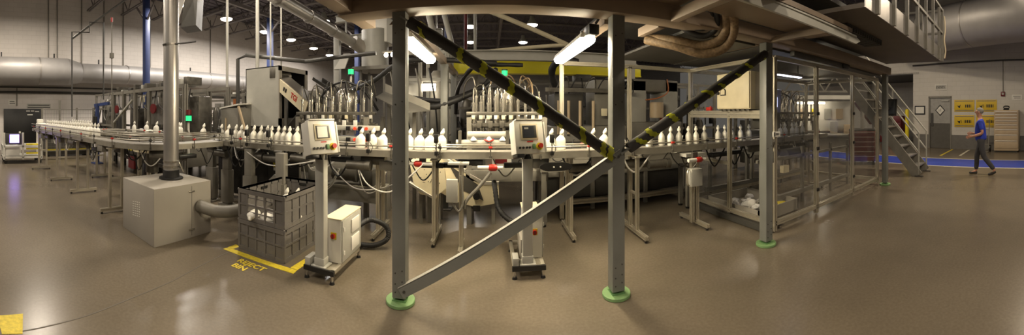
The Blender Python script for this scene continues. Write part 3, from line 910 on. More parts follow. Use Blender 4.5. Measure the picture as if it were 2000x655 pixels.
# beige drawer cabinet with a telephone
t = T('drawer_cabinet', 'tall beige steel drawer cabinet against the right wall', 'cabinet', rw(0.42, 1.86, 0), RWROT)
MB().box(-0.36, 0.36, -0.5, 0.5, 0.06, 1.72, 0.01).build('carcass', 'beige', t)
MB().box(-0.3, 0.32, -0.45, 0.45, 0, 0.06).build('plinth', 'dgrey', t)
z = 1.68
for k, hgt in enumerate((0.12, 0.13, 0.13, 0.16, 0.19, 0.22, 0.24, 0.34)):
    dr = MB().box(-0.38, -0.36, -0.47, 0.47, z - hgt + 0.012, z, 0.003).build('drawer', 'beige', t)
    MB().box(-0.405, -0.38, -0.44, 0.44, z - 0.035, z - 0.012, 0.003).build('handle', 'white', dr)
    z -= hgt
t = T('telephone', 'black telephone on top of the beige drawer cabinet', 'telephone', rw(0.42, 1.9, 1.72), RWROT)
MB().plate([(-0.12, -0.11, 0), (0.12, -0.11, 0), (0.1, -0.11, 0.1), (-0.08, -0.11, 0.05)], 0.22, (0, 1, 0)).build('base', 'black', t)
MB().tube([(0.02, -0.13, 0.1), (0.02, -0.08, 0.16), (0.02, 0.08, 0.16), (0.02, 0.13, 0.1)], 0.025).build('handset', 'black', t)
# hand truck behind the man
t = T('hand_truck', 'grey hand truck leaning by the beige drawer cabinet behind the man', 'hand truck', rw(0.75, 2.8, 0), RWROT)
for y in (-0.2, 0.2):
    MB().tube([(0.0, y, 0.12), (0.1, y, 0.7), (0.2, y, 1.22), (0.3, y * 0.9, 1.32)], 0.02).build('rail', 'mgrey', t)
    MB().cyl((0.1, y * 1.25 - 0.03, 0.14), (0.1, y * 1.25 + 0.03, 0.14), 0.14, n=20).build('wheel', 'black', t)
MB().box(-0.25, 0.02, -0.22, 0.22, 0.005, 0.02).build('toe_plate', 'mgrey', t)
for k in range(3):
    MB().bar((0.03 + k * 0.06, -0.2, 0.3 + k * 0.3), (0.03 + k * 0.06, 0.2, 0.3 + k * 0.3), 0.025).build('crossbar', 'mgrey', t)

# ================================================================ THE MAN (walking along +Y, seen from his left)
def skin(name, pts, edges, m, parent=None, sub=2, root=0):
    """pts: list of (x,y,z,r[,r2])"""
    me = bpy.data.meshes.new(name)
    me.from_pydata([p[:3] for p in pts], edges, [])
    o = bpy.data.objects.new(name, me)
    COL.objects.link(o)
    md = o.modifiers.new('skin', 'SKIN')
    md.use_smooth_shade = True
    sv = me.skin_vertices[0].data
    for i, p in enumerate(pts):
        sv[i].radius = (p[3], p[4] if len(p) > 4 else p[3])
        sv[i].use_root = (i == root)
    s = o.modifiers.new('sub', 'SUBSURF')
    s.levels = s.render_levels = sub
    dg = bpy.context.evaluated_depsgraph_get()
    ev = o.evaluated_get(dg)
    nm = bpy.data.meshes.new_from_object(ev)
    o.modifiers.clear()
    o.data = nm
    nm.name = name
    nm.materials.clear()
    nm.materials.append(M[m])
    nm.shade_smooth()
    if parent is not None:
        o.parent = parent
    return o

man = T('person', 'man in a blue T-shirt and charcoal trousers walking past the yellow boards', 'person', (8.53, 0.73, 0))
# local: y forward (walking), x to his right
B = []   # points
E_ = []
def pt(x, y, z, r, r2=None, to=None):
    B.append((x, y, z, r, r2 if r2 else r))
    i = len(B) - 1
    if to is not None:
        E_.append((to, i))
    return i
pel = pt(0, 0, 0.93, 0.13, 0.1)
wai = pt(0, 0.01, 1.08, 0.135, 0.1, pel)
che = pt(0, 0.02, 1.27, 0.155, 0.11, wai)
upc = pt(0, 0.015, 1.38, 0.13, 0.09, che)
nek = pt(0, 0.03, 1.48, 0.055, 0.055, upc)
hd0 = pt(0, 0.05, 1.555, 0.06, 0.07, nek)
hd1 = pt(0, 0.06, 1.63, 0.073, 0.092, hd0)
hd2 = pt(0, 0.05, 1.69, 0.068, 0.085, hd1)
def hand(wr, x, y, z, d, side, up):
    """palm and five fingers; d = direction the hand points, up = palm-side sideways"""
    d = Vector(d).normalized(); u = Vector(up).normalized(); n = d.cross(u)
    w = Vector((x, y, z))
    p = pt(*(w + d * 0.05), 0.024, 0.03, wr)
    q = pt(*(w + d * 0.085), 0.02, 0.032, p)
    for k, ln in enumerate((0.062, 0.072, 0.068, 0.052)):
        off = u * (0.027 - 0.018 * k)
        a = pt(*(w + d * 0.095 + off), 0.0095, None, q)
        b = pt(*(w + d * (0.1 + ln * 0.5) + off + n * 0.008 * side), 0.0088, None, a)
        pt(*(w + d * (0.1 + ln) * 0.97 + off + n * 0.028 * side), 0.007, None, b)
    a = pt(*(w + d * 0.055 + u * 0.035), 0.011, None, p)
    b = pt(*(w + d * 0.085 + u * 0.052 + n * 0.012 * side), 0.0095, None, a)
    pt(*(w + d * 0.11 + u * 0.05 + n * 0.025 * side), 0.0075, None, b)
arm = {}
for sd in (-1, 1):
    sh = pt(sd * 0.185, 0.01, 1.37, 0.058, None, upc)
    if sd < 0:      # left arm, nearer the camera: elbow bent, forearm forward
        el = pt(-0.235, -0.06, 1.10, 0.043, None, sh)
        fo = pt(-0.215, 0.07, 1.05, 0.04, None, el)
        wr_ = pt(-0.19, 0.21, 1.01, 0.027, None, fo)
        hand(wr_, -0.19, 0.21, 1.01, (0.1, 1, -0.18), -1, (0, 0.15, 1))
        arm[-1] = [(-0.185, 0.01, 1.37), (-0.235, -0.06, 1.10)]
    else:
        el = pt(0.235, -0.02, 1.09, 0.043, None, sh)
        fo = pt(0.215, 0.1, 1.06, 0.04, None, el)
        wr_ = pt(0.17, 0.22, 1.06, 0.027, None, fo)
        hand(wr_, 0.17, 0.22, 1.06, (-0.15, 1, 0.02), 1, (0, -0.05, 1))
        arm[1] = [(0.185, 0.01, 1.37), (0.235, -0.02, 1.09)]
# legs: left (camera side) trailing with the heel up, right leading
legs = {}
for sd in (-1, 1):
    hp = pt(sd * 0.09, 0.0, 0.88, 0.09, None, pel)
    if sd < 0:
        kn = pt(sd * 0.1, -0.08, 0.49, 0.06, None, hp)
        cf = pt(sd * 0.1, -0.21, 0.33, 0.055, None, kn)
        an = pt(sd * 0.1, -0.36, 0.135, 0.036, None, cf)
        ft = pt(sd * 0.1, -0.29, 0.05, 0.034, None, an)
        pt(sd * 0.1, -0.2, 0.03, 0.026, None, ft)
        legs[sd] = [(-0.1, -0.08, 0.49), (-0.1, -0.21, 0.33), (-0.1, -0.345, 0.16)]
    else:
        kn = pt(sd * 0.1, 0.12, 0.49, 0.06, None, hp)
        cf = pt(sd * 0.1, 0.12, 0.32, 0.055, None, kn)
        an = pt(sd * 0.1, 0.14, 0.09, 0.036, None, cf)
        ft = pt(sd * 0.1, 0.24, 0.045, 0.036, None, an)
        pt(sd * 0.1, 0.31, 0.035, 0.028, None, ft)
        legs[sd] = [(0.1, 0.12, 0.49), (0.1, 0.12, 0.32), (0.1, 0.14, 0.12)]
body = skin('body', B, E_, 'skin', man)
# face: nose, ears, mouth and eyes on the head
MB().ball((0, 0.148, 1.63), 0.016, (0.9, 1.2, 1.5), 10).build('nose', 'skin', man)
for sd in (-1, 1):
    MB().ball((sd * 0.078, 0.045, 1.63), 0.03, (0.35, 0.75, 1.1), 10).build('ear', 'skin', man)
    MB().ball((sd * 0.032, 0.133, 1.652), 0.010, (1.2, 0.6, 0.7), 8).build('eye', 'dgrey', man)
MB().ball((0, 0.128, 1.583), 0.018, (1.3, 0.5, 0.3), 10).build('mouth', 'dred', man)
hm = MB()
hm.ball((0, 0.03, 1.665), 0.1, (0.86, 1.04, 0.88), 20)
for v in list(hm.bm.verts):
    if v.co.y > 0.085 and v.co.z < 1.70:
        v.co.y = 0.085 + (v.co.y - 0.085) * 0.2
    if v.co.z < 1.60:
        v.co.z = 1.60 + (v.co.z - 1.60) * 0.4
        v.co.y -= 0.01
hm.build('hair', 'hair', man)
sp = [(0, -0.01, 0.86, 0.175, 0.165), (0, 0.01, 1.0, 0.17, 0.165), (0, 0.02, 1.2, 0.18, 0.158), (0, 0.01, 1.36, 0.165, 0.135), (0, 0.025, 1.46, 0.072, 0.07)]
se = [(0, 1), (1, 2), (2, 3), (3, 4)]
for sd in (-1, 1):
    a, b = Vector(arm[sd][0]), Vector(arm[sd][1])
    i = len(sp)
    sp += [(*a, 0.074, 0.074), (*(a.lerp(b, 0.45)), 0.064, 0.064), (*(a.lerp(b, 0.8)), 0.062, 0.062)]
    se += [(3, i), (i, i + 1), (i + 1, i + 2)]
skin('t_shirt', sp, se, 'shirt', man)
tp = [(0, 0, 1.02, 0.15, 0.125), (0, 0, 0.9, 0.155, 0.13)]
te = [(0, 1)]
for sd in (-1, 1):
    k, c_, a_ = legs[sd]
    i = len(tp)
    tp += [(sd * 0.09, 0.0, 0.84, 0.1, 0.105), (*(Vector((sd * 0.09, 0, 0.84)).lerp(Vector(k), 0.5)), 0.088, 0.09), (*k, 0.075, 0.075), (*c_, 0.07, 0.07), (*a_, 0.062, 0.066)]
    te += [(1, i), (i, i + 1), (i + 1, i + 2), (i + 2, i + 3), (i + 3, i + 4)]
skin('trousers', tp, te, 'jeans', man)
skin('shoe', [(0.1, 0.1, 0.05, 0.045, 0.045), (0.1, 0.2, 0.045, 0.045, 0.04), (0.1, 0.33, 0.034, 0.036, 0.03)], [(0, 1), (1, 2)], 'shoe', man)
skin('shoe', [(-0.1, -0.39, 0.12, 0.045, 0.045), (-0.1, -0.3, 0.06, 0.045, 0.04), (-0.1, -0.18, 0.034, 0.036, 0.03)], [(0, 1), (1, 2)], 'shoe', man)

# ================================================================ FOREGROUND: fan box, crates, pedestals
t = T('fan_cabinet', 'warm grey square fan cabinet on the floor with a pipe rising from its top', 'cabinet', (-3.78, 2.52, 0))
MB().box(-0.42, 0.42, -0.45, 0.45, 0.0, 0.70, 0.006).build('body', 'fanbox', t)
MB().box(0.4205, 0.4225, 0.12, 0.124, 0.03, 0.67).build('door_seam', 'dgrey', t)
for z in (0.11, 0.60):
    MB().box(0.42, 0.438, 0.07, 0.16, z - 0.008, z + 0.008, 0.003).build('latch', 'steel', t)
for r in range(4):
    for k in range(7):
        z = 0.25 + k * 0.03 + r * 0.008
        MB().box(r * 0.055 - 0.12, 0.025 + r * 0.055 - 0.12, -0.4525, -0.45, z, z + 0.008).build('louvre', 'paper', t)
t = T('exhaust_stack', 'tall shiny vertical metal pipe rising from the fan cabinet', 'pipe', (-3.80, 2.62, 0.70))
MB().lathe([(0.17, 0.0), (0.17, 0.02), (0.12, 0.025), (0.115, 0.12), (0.105, 0.13)], n=28).build('rubber_collar', 'rubber', t)
MB().cyl((0, 0, 0.12), (0, 0, 3.6), 0.108, n=32).build('pipe', 'galv', t)
for z in (0.16, 0.23, 1.85):
    MB().cyl((0, 0, z), (0, 0, z + 0.025), 0.116, n=28).build('clamp_band', 'steel', t)
MB().tube([(0.12, 0.0, 0.24), (0.2, -0.02, 0.26), (0.22, 0.05, 0.12)], 0.012).build('clamp_handle', 'steel', t)
MB().tube([(-0.12, 0, 1.86), (0, -0.125, 1.86), (0.12, 0, 1.86), (0.4, 0.12, 1.86)], 0.012).build('support_ring', 'dgrey', t)
o = MB().tube([(-3.35, 2.75, 0.40), (-3.1, 2.85, 0.36), (-2.95, 3.1, 0.36), (-3.02, 3.5, 0.40), (-3.08, 4.1, 0.6)], lambda q: 0.078 + 0.003 * sin(q * 300), n=14, sub=24).build('flexible_hose', 'mgrey')
tag(o, 'thick grey ribbed hose running from the fan cabinet behind the crates', 'hose')

def crate(z0, label, openings, hw=0.33, hd=0.45, hh=0.36):
    t = T('stacking_crate', label, 'crate', (-2.39, 3.31, z0), 0, 'stacked plastic crates')
    b = MB()
    w = 0.02
    def wall(a0, a1, fixed, axis, win):
        # one wall as a frame with windows cut by building ribs around them
        def put(u0, u1, v0, v1, th=w, out=0.0):
            s = 1 if fixed > 0 else -1
            f0, f1 = fixed + s * out, fixed - s * th
            lo, hi = min(f0, f1), max(f0, f1)
            if axis == 'x':
                b.box(u0, u1, lo, hi, v0, v1)
            else:
                b.box(lo, hi, u0, u1, v0, v1)
        put(a0, a1, 0, 0.05, out=0.008)
        put(a0, a1, hh - 0.05, hh, out=0.014)
        n = 5 if a1 - a0 < 0.8 else 6
        cw = (a1 - a0) / n
        for k in range(n):
            u0, u1 = a0 + k * cw, a0 + (k + 1) * cw
            if not (win and 0 < k < n - 1):
                put(u0, u1, 0.05, hh - 0.05, th=0.012)
            put(u0 - 0.011, u0 + 0.011, 0.02, hh - 0.02, out=0.01)
        put(a1 - 0.011, a1 + 0.011, 0.02, hh - 0.02, out=0.01)
        put(a0, a1, hh * 0.5 - 0.01, hh * 0.5 + 0.012, out=0.008)
        if win:
            put(a0 + cw, a1 - cw, hh * 0.27, hh * 0.27 + 0.01, th=0.012)
            put(a0 + cw, a1 - cw, hh * 0.73, hh * 0.73 + 0.01, th=0.012)
    wall(-hw, hw, -hd, 'x', openings)
    wall(-hw, hw, hd, 'x', False)
    wall(-hd, hd, hw, 'y', False)
    wall(-hd, hd, -hw, 'y', False)
    b.build('ribbed_shell', 'crate', t)
    MB().box(-hw + 0.01, hw - 0.01, -hd + 0.01, hd - 0.01, 0.003, 0.02).build('base', 'crate', t)
    MB().box(-hw - 0.015, hw + 0.015, -hd - 0.015, -hd + 0.02, hh - 0.02, hh).box(-hw - 0.015, hw + 0.015, hd - 0.02, hd + 0.015, hh - 0.02, hh).box(-hw - 0.015, -hw + 0.02, -hd, hd, hh - 0.02, hh).box(hw - 0.02, hw + 0.015, -hd, hd, hh - 0.02, hh).build('rim', 'crate', t)
    for (x0, x1, y0, y1) in ((-0.06, 0.06, hd - 0.025, hd - 0.0195), (-hw + 0.0195, -hw + 0.025, -0.06, 0.06)):
        MB().box(x0, x1, y0, y1, hh - 0.085, hh - 0.05, 0.002).build('hand_hole', 'black', t)
    return t
crate(0.001, 'grey ribbed plastic crate standing on the floor, lower of the stacked two', False)
crate(0.361, 'open grey plastic crate with a slatted window, upper of the stacked two', True)

def pedestal(loc, labels, screen):
    t = T('control_pedestal', labels[0], 'control panel', loc)
    # floor frame
    MB().box(-0.16, 0.16, -0.06, -0.02, 0.085, 0.125, 0.003).box(-0.16, -0.12, -0.06, 0.62, 0.085, 0.125, 0.003).box(0.12, 0.16, -0.06, 0.62, 0.085, 0.125, 0.003).box(-0.16, 0.16, 0.58, 0.62, 0.085, 0.125, 0.003).box(-0.12, 0.12, -0.02, 0.12, 0.1, 0.12).build('floor_frame', 'alu', t)
    for x in (-0.14, 0.14):
        for y in (-0.04, 0.6):
            f = MB().cyl((x, y, 0.02), (x, y, 0.09), 0.012, n=10).build('leg', 'steel', t)
            MB().cyl((x, y, 0.0), (x, y, 0.022), 0.026, 0.02, n=14).build('foot', 'black', f)
    MB().box(-0.158, -0.1, -0.05, 0.1, 0.126, 0.2, 0.004).build('junction_box', 'lgrey', t)
    MB().box(-0.165, 0.165, -0.064, -0.04, 0.082, 0.128).build('end_caps', 'black', t)
    MB().box(-0.09, 0.07, -0.05, 0.09, 0.126, 0.14, 0.003).box(-0.065, 0.045, -0.03, 0.07, 0.14, 0.21, 0.006).build('column_foot', 'lgrey', t)
    MB().bx((-0.01, 0.02, 0.70), (0.1, 0.09, 1.04), 0.012).build('column', 'lgrey', t)
    # head
    h = MB()
    hr = screen['rz']
    Rz = Matrix.Translation((-0.01, 0.0, 1.37)) @ Matrix.Rotation(hr, 4, 'Z')
    tilt = Matrix.Rotation(radians(-14), 4, 'X')
    H = Rz @ tilt
    MB().cyl((-0.01, 0.02, 1.16), (-0.01, 0.03, 1.26), 0.06, 0.045, n=16).build('swivel_neck', 'black', t)
    MB().box(-0.15, 0.15, -0.055, 0.10, -0.16, 0.165, 0.008, H).build('enclosure', 'white', t)
    MB().box(-0.13, 0.15, -0.062, 0.04, 0.166, 0.18, 0.003, H).build('rain_edge', 'white', t)
    MB().box(0.158, 0.175, -0.05, 0.02, -0.15, 0.15, 0.003, H).build('side_flange', 'white', t)
    MB().box(-0.14, -0.06, -0.05, 0.09, -0.195, -0.162, 0.006, H).build('cable_gland', 'black', t)
    sc = MB().box(-0.09, 0.09, -0.062, -0.0555, -0.03, 0.13, 0.003, H).build('bezel', 'cream', t)
    MB().box(-0.072, 0.072, -0.0645, -0.062, -0.012, 0.112, 0.001, H).build('bezel_rim', 'dgrey', sc)
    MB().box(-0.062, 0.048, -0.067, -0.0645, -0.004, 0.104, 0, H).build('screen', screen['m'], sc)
    if screen['m'] == 'screen':
        MB().box(-0.052, -0.01, -0.068, -0.067, 0.075, 0.092, 0, H).build('screen_text', 'lgrey', sc)
    MB().box(-0.03, 0.03, -0.0575, -0.0555, -0.052, -0.04, 0, H).build('label_strip', 'red', t)
    for k, x in enumerate((-0.11, -0.075, -0.04, -0.01)):
        MB().cyl(H @ V(x, -0.055, -0.105), H @ V(x, -0.068, -0.105), 0.011, n=12).build('button', 'black', t)
    MB().box(0.022, 0.052, -0.066, -0.055, -0.12, -0.07, 0.002, H).build('selector', 'dgreen', t, 'green rocker switch')
    MB().cyl(H @ V(0.095, -0.055, -0.095), H @ V(0.095, -0.06, -0.095), 0.036, n=20).build('emergency_stop_plate', 'yellow', t)
    MB().cyl(H @ V(0.1, -0.06, -0.092), H @ V(0.1, -0.088, -0.092), 0.02, 0.024, n=16).build('emergency_stop', 'red', t)
    # electrical cabinet beside it
    c = T('electrical_cabinet', labels[1], 'electrical cabinet', (loc[0], loc[1], 0.126))
    MB().box(-0.02, 0.155, 0.12, 0.61, 0.0, 0.43, 0.006).build('body', 'white', c)
    MB().box(-0.03, 0.165, 0.11, 0.62, 0.43, 0.442, 0.003).build('lid', 'cream', c)
    d = MB().box(0.155, 0.168, 0.13, 0.60, 0.01, 0.42, 0.003).build('door', 'lgrey', c)
    for z in (0.1, 0.33):
        MB().box(0.168, 0.178, 0.15, 0.165, z - 0.02, z + 0.02, 0.002).build('latch', 'white', d)
    for z in (0.13, 0.31):
        MB().box(0.168, 0.18, 0.33, 0.53, z - 0.07, z + 0.07, 0.004).build('vent_cover', 'white', d)
    MB().box(0.045, 0.105, 0.112, 0.12, 0.235, 0.3).build('switch_plate', 'yellow', c)
    MB().cyl((0.075, 0.112, 0.268), (0.075, 0.09, 0.268), 0.024, n=16).build('rotary_switch', 'red', c, 'red rotary main switch')
    MB().bar((0.075, 0.09, 0.245), (0.075, 0.09, 0.291), 0.01, 0.012).build('switch_handle', 'dred', c)
    MB().box(-0.07, -0.022, 0.1, 0.5, 0.0, 0.2, 0.004).build('cable_duct', 'fanbox', c)
    return t
pedestal((-1.575, 2.80, 0), ('white operator panel with a painted glare screen on a grey column, left of the two', 'white electrical cabinet with a red switch behind the left control panel'), dict(m='screenglare', rz=1.02))
pedestal((0.375, 3.24, 0), ('off-white operator panel with a dark screen on a grey column, right of the two', 'white electrical cabinet with a red switch behind the right control panel'), dict(m='screen', rz=0.26))
o = MB().tube([(-1.5, 3.44, 0.3), (-1.38, 3.62, 0.36), (-1.22, 3.72, 0.27), (-1.2, 3.72, 0.13), (-1.35, 3.66, 0.05), (-1.6, 3.6, 0.06)], lambda q: 0.03 + 0.003 * sin(q * 260), n=10, sub=16).build('flexible_conduit', 'rubber')
tag(o, 'black ribbed conduit looping to the floor behind the left electrical cabinet', 'conduit')
o = MB().tube([(0.36, 3.9, 0.3), (0.22, 4.0, 0.32), (0.1, 4.15, 0.42), (0.06, 4.3, 0.62), (0.05, 4.55, 0.66)], lambda q: 0.032 + 0.003 * sin(q * 260), n=10, sub=16).build('flexible_conduit', 'rubber')
tag(o, 'black ribbed conduit curving up behind the right electrical cabinet', 'conduit')

# ================================================================ BOTTLES
def bottle_mesh():
    b = MB()
    prof = [(0.052, 0.0), (0.064, 0.004), (0.067, 0.02), (0.067, 0.11), (0.064, 0.13), (0.055, 0.148), (0.038, 0.166), (0.024, 0.18), (0.018, 0.192), (0.017, 0.2)]
    b.lathe(prof, n=18, sx=1.0, sy=0.7, off=lambda z: 0.0 if z < 0.12 else (z - 0.12) * 0.15)
    return b
def nozzle_mesh():
    b = MB()
    b.lathe([(0.022, 0.198), (0.027, 0.206), (0.027, 0.228), (0.022, 0.238), (0.015, 0.25), (0.011, 0.264), (0.004, 0.27)], n=14, c=(0.012, 0, 0), off=lambda z: (z - 0.198) * 0.3)
    return b
BP = T('white_bottle', 'x', 'bottle')
bottle_mesh().build('bottle_body', 'bottle', BP)
nozzle_mesh().build('nozzle_cap', 'bottle', BP)
_first = [True]
def bottle(x, y, z, rz, label, group):
    if _first[0]:
        o = BP
        _first[0] = False
    else:
        o = copy_tree(BP)
    o.location = (x, y, z)
    o.rotation_euler = (0, 0, rz)
    tag(o, label, 'bottle', group)
ZB = 1.15          # belt surface
YA = 4.05          # main line

# ================================================================ CONVEYORS
def offset(path, d):
    out = []
    for i, p in enumerate(path):
        a = Vector(path[max(i - 1, 0)]); c = Vector(path[min(i + 1, len(path) - 1)])
        t = (c - a).normalized()
        out.append(Vector(p) + Vector((-t.y, t.x)) * d)
    return out
def ribbon(b, path, d0, d1, z0, z1):
    A, Bp = offset(path, d0), offset(path, d1)
    n = len(path)
    vs = [V(p.x, p.y, z) for L in (A, Bp) for z in (z0, z1) for p in L]
    bmv = [b.bm.verts.new(v) for v in vs]
    ix = lambda l, k, i: bmv[(l * 2 + k) * n + i]
    for i in range(n - 1):
        for q in ([ix(0, 0, i), ix(0, 0, i + 1), ix(0, 1, i + 1), ix(0, 1, i)], [ix(1, 0, i), ix(1, 1, i), ix(1, 1, i + 1), ix(1, 0, i + 1)],
                  [ix(0, 1, i), ix(0, 1, i + 1), ix(1, 1, i + 1), ix(1, 1, i)], [ix(0, 0, i), ix(1, 0, i), ix(1, 0, i + 1), ix(0, 0, i + 1)]):
            b.bm.faces.new(q)
    for i in (0, n - 1):
        b.bm.faces.new([ix(0, 0, i), ix(0, 1, i), ix(1, 1, i), ix(1, 0, i)])
    return b
def tleg(parent, x, y0, y1, yc, ztop, w=0.045, gap=0.11, plate=True):
    l = MB()
    l.prof((x, yc - gap, 0.06), (x, yc - gap, ztop), w).prof((x, yc + gap, 0.06), (x, yc + gap, ztop), w)
    l.bar((x, yc - gap, 0.55), (x, yc + gap, 0.55), 0.03).box(x - 0.04, x + 0.04, yc - gap - 0.05, yc + gap + 0.05, ztop - 0.02, ztop)
    o = l.build('leg', 'alu', parent)
    MB().prof((x, y0, 0.06), (x, y1, 0.06), 0.05).build('foot_bar', 'alu', o)
    for y in (y0 + 0.03, y1 - 0.03):
        MB().cyl((x, y, 0.0), (x, y, 0.04), 0.022, 0.014, n=10).build('foot_pad', 'black', o)
    return o
def conveyor(label, path, width, legs, z=ZB, rails=(0.055,), brk=0.6, skirt=0.085):
    t = T('bottle_conveyor', label, 'conveyor', (0, 0, 0))
    h = width / 2
    b = ribbon(MB(), path, -h + 0.02, h - 0.02, z - 0.03, z)
    b.build('belt', 'belt', t)
    b = MB()
    ribbon(b, path, h - 0.02, h, z - skirt, z - 0.005)
    ribbon(b, path, -h, -h + 0.02, z - skirt, z - 0.005)
    b.build('side_frame', 'rail', t)
    for s in (-1, 1):
        for k, zz in enumerate(rails):
            MB().tube([(p.x, p.y, z + zz) for p in offset(path, s * (h + 0.012))], 0.011, n=6, sub=0).build('guide_rail', 'rail', t)
    # brackets with red clamp knobs
    P = [Vector(p) for p in path]
    acc, cnt = 0.3, 0
    for i in range(len(P) - 1):
        seg = (P[i + 1] - P[i]).length
        d = (P[i + 1] - P[i]).normalized()
        nn = Vector((-d.y, d.x))
        while acc < seg:
            q = P[i] + d * acc
            for s in (-1, 1):
                e = q + nn * s * (h + 0.03)
                br = MB().cyl((e.x, e.y, z - 0.09), (e.x, e.y, z + 0.1), 0.008, n=6).bar((e.x, e.y, z - 0.06), (q.x + nn.x * s * h, q.y + nn.y * s * h, z - 0.06), 0.03).build('bracket', 'dsteel', t)
                k = MB().cyl((e.x - d.x * 0.02, e.y - d.y * 0.02, z + rails[0]), (e.x + d.x * 0.02, e.y + d.y * 0.02, z + rails[0]), 0.016, n=8).build('clamp_knob', 'red' if cnt % 2 == 0 else 'black', br)
            cnt += 1
            acc += brk
        acc -= seg
    # drives, boxes and cables slung below the belt
    rnd = random.Random(len(label))
    L = sum((P[i + 1] - P[i]).length for i in range(len(P) - 1))
    s_ = 0.35
    while s_ < L - 0.2:
        a_, i = s_, 0
        while a_ > (P[i + 1] - P[i]).length and i < len(P) - 2:
            a_ -= (P[i + 1] - P[i]).length
            i += 1
        d = (P[i + 1] - P[i]).normalized()
        nn = Vector((-d.y, d.x))
        q = P[i] + d * a_ + nn * rnd.uniform(-h, h) * 0.8
        zz = z - skirt - rnd.uniform(0.02, 0.12)
        k = rnd.randrange(5)
        if k == 0:
            MB().cyl((q.x - d.x * 0.13, q.y - d.y * 0.13, zz - 0.05), (q.x + d.x * 0.13, q.y + d.y * 0.13, zz - 0.05), 0.06, n=14).cyl((q.x + d.x * 0.13, q.y + d.y * 0.13, zz - 0.05), (q.x + d.x * 0.2, q.y + d.y * 0.2, zz - 0.05), 0.07, n=14).build('drive_motor', 'dsteel', t)
        elif k == 1:
            MB().bx((q.x, q.y, zz - 0.03), (0.2, 0.12, 0.12), 0.01, (0, 0, atan2(d.y, d.x))).build('junction_box', rnd.choice(['mgrey', 'dgrey', 'lgrey']), t)
        elif k == 2:
            MB().bx((q.x, q.y, zz), (0.3, 0.1, 0.06), 0.008, (0, 0, atan2(d.y, d.x))).build('valve_island', 'black', t)
        else:
            e = q + d * rnd.uniform(0.3, 0.5)
            MB().tube([(q.x, q.y, z - skirt), (q.x + d.x * 0.08, q.y + d.y * 0.08, zz - 0.1), ((q.x + e.x) / 2, (q.y + e.y) / 2, zz - rnd.uniform(0.1, 0.24)), (e.x, e.y, z - skirt)], rnd.choice([0.007, 0.009, 0.012]), n=6).build('cable', rnd.choice(['rubber', 'rubber', 'scrap', 'dsteel']), t)
        s_ += rnd.uniform(0.16, 0.3)
    for lg in legs:
        tleg(t, *lg)
    return t
# main line along the machine
conveyor('long main bottle conveyor running behind the front posts into the glass guard', [(-6.3, YA - 0.05), (-4.0, YA - 0.1), (-2.5, YA - 0.05), (0, YA), (6.4, YA)], 0.26,
         [(-1.45, 3.87, 4.52, 4.2, 1.05), (-0.69, 3.88, 4.5, 4.1, 1.05), (1.03, 3.96, 4.62, 4.25, 1.05), (1.86, 3.62, 4.56, 4.02, 1.05), (4.6, 3.8, 4.4, 4.05, 1.05), (6.0, 3.8, 4.4, 4.05, 1.05)])
o_legs = T('support_stand', 'aluminium stand with a switch box under the main conveyor between the front posts', 'stand', (-0.34, 3.82, 0))
MB().prof((0, -0.03, 0.06), (0, -0.03, 1.04), 0.045).prof((0, 0.07, 0.06), (0, 0.07, 1.04), 0.045).build('upright', 'alu', o_legs)
MB().prof((0, -0.18, 0.06), (0, 0.2, 0.06), 0.05).build('foot_bar', 'alu', o_legs)
for y in (-0.15, 0.17):
    MB().cyl((0, y, 0), (0, y, 0.04), 0.022, 0.014, n=10).build('foot_pad', 'black', o_legs)
MB().box(-0.15, 0.09, -0.07, 0.08, 1.02, 1.04).build('head_plate', 'lgrey', o_legs)
MB().box(-0.16, -0.03, -0.12, -0.055, 0.60, 0.86, 0.006).build('switch_box', 'lgrey', o_legs)
MB().tube([(-0.09, -0.09, 0.6), (-0.02, -0.1, 0.5), (0.03, -0.08, 0.62), (0.0, -0.08, 0.9)], 0.012).build('lead', 'mgrey', o_legs)
st2 = T('support_stand', 'aluminium twin stand carrying a grey switch box beside the glass guard', 'stand', (2.74, 3.85, 0))
MB().prof((-0.05, 0, 0.06), (-0.05, 0, 1.03), 0.05).prof((0.05, 0.02, 0.06), (0.05, 0.02, 1.03), 0.05).build('upright', 'alu', st2)
MB().prof((0.03, -0.28, 0.06), (0.03, 0.42, 0.06), 0.05).build('foot_bar', 'alu', st2)
for y in (-0.25, 0.39):
    MB().cyl((0.03, y, 0), (0.03, y, 0.04), 0.022, 0.014, n=10).build('foot_pad', 'black', st2)
MB().box(-0.2, 0.15, -0.08, 0.1, 1.0, 1.045).build('head_plate', 'lgrey', st2)
MB().box(-0.16, 0.02, -0.16, -0.045, 0.6, 0.84, 0.006).build('switch_box', 'lgrey', st2)
MB().tube([(-0.19, -0.13, 0.62), (-0.22, -0.14, 0.66), (-0.22, -0.14, 0.8), (-0.19, -0.13, 0.84)], 0.012).build('guard_loop', 'alu', st2)
MB().tube([(-0.1, -0.1, 0.85), (0.0, -0.1, 0.95), (0.1, -0.1, 1.0)], 0.008).build('lead', 'mgrey', st2)
def pull_switch(x, y, z, label, d=1):
    t = T('pull_switch', label, 'switch', (x, y, z))
    MB().cyl((-0.13 * d, 0, 0), (0.0, 0, 0), 0.026, n=14).build('body', 'white', t)
    MB().lathe([(0.032, 0), (0.038, 0.03), (0.038, 0.08), (0.025, 0.1)], n=14, mx=Matrix.Rotation(pi / 2 * d, 4, 'Y')).build('red_cap', 'red', t, 'red end cap')
    MB().cyl((0.08 * d, 0, 0), (0.16 * d, 0, 0), 0.02, n=12).build('nose', 'white', t)
    MB().box(-0.04, 0.04, 0.02, 0.06, -0.03, 0.1).build('mount', 'dsteel', t)
pull_switch(-0.02, 3.82, 0.98, 'red and white pull cord switch under the conveyor beside the right control panel')
pull_switch(-0.83, 3.95, 0.99, 'red and white pull cord switch under the conveyor behind the left post', -1)
pull_switch(2.60, 3.62, 0.98, 'red and white pull cord switch on the twin stand by the glass guard')
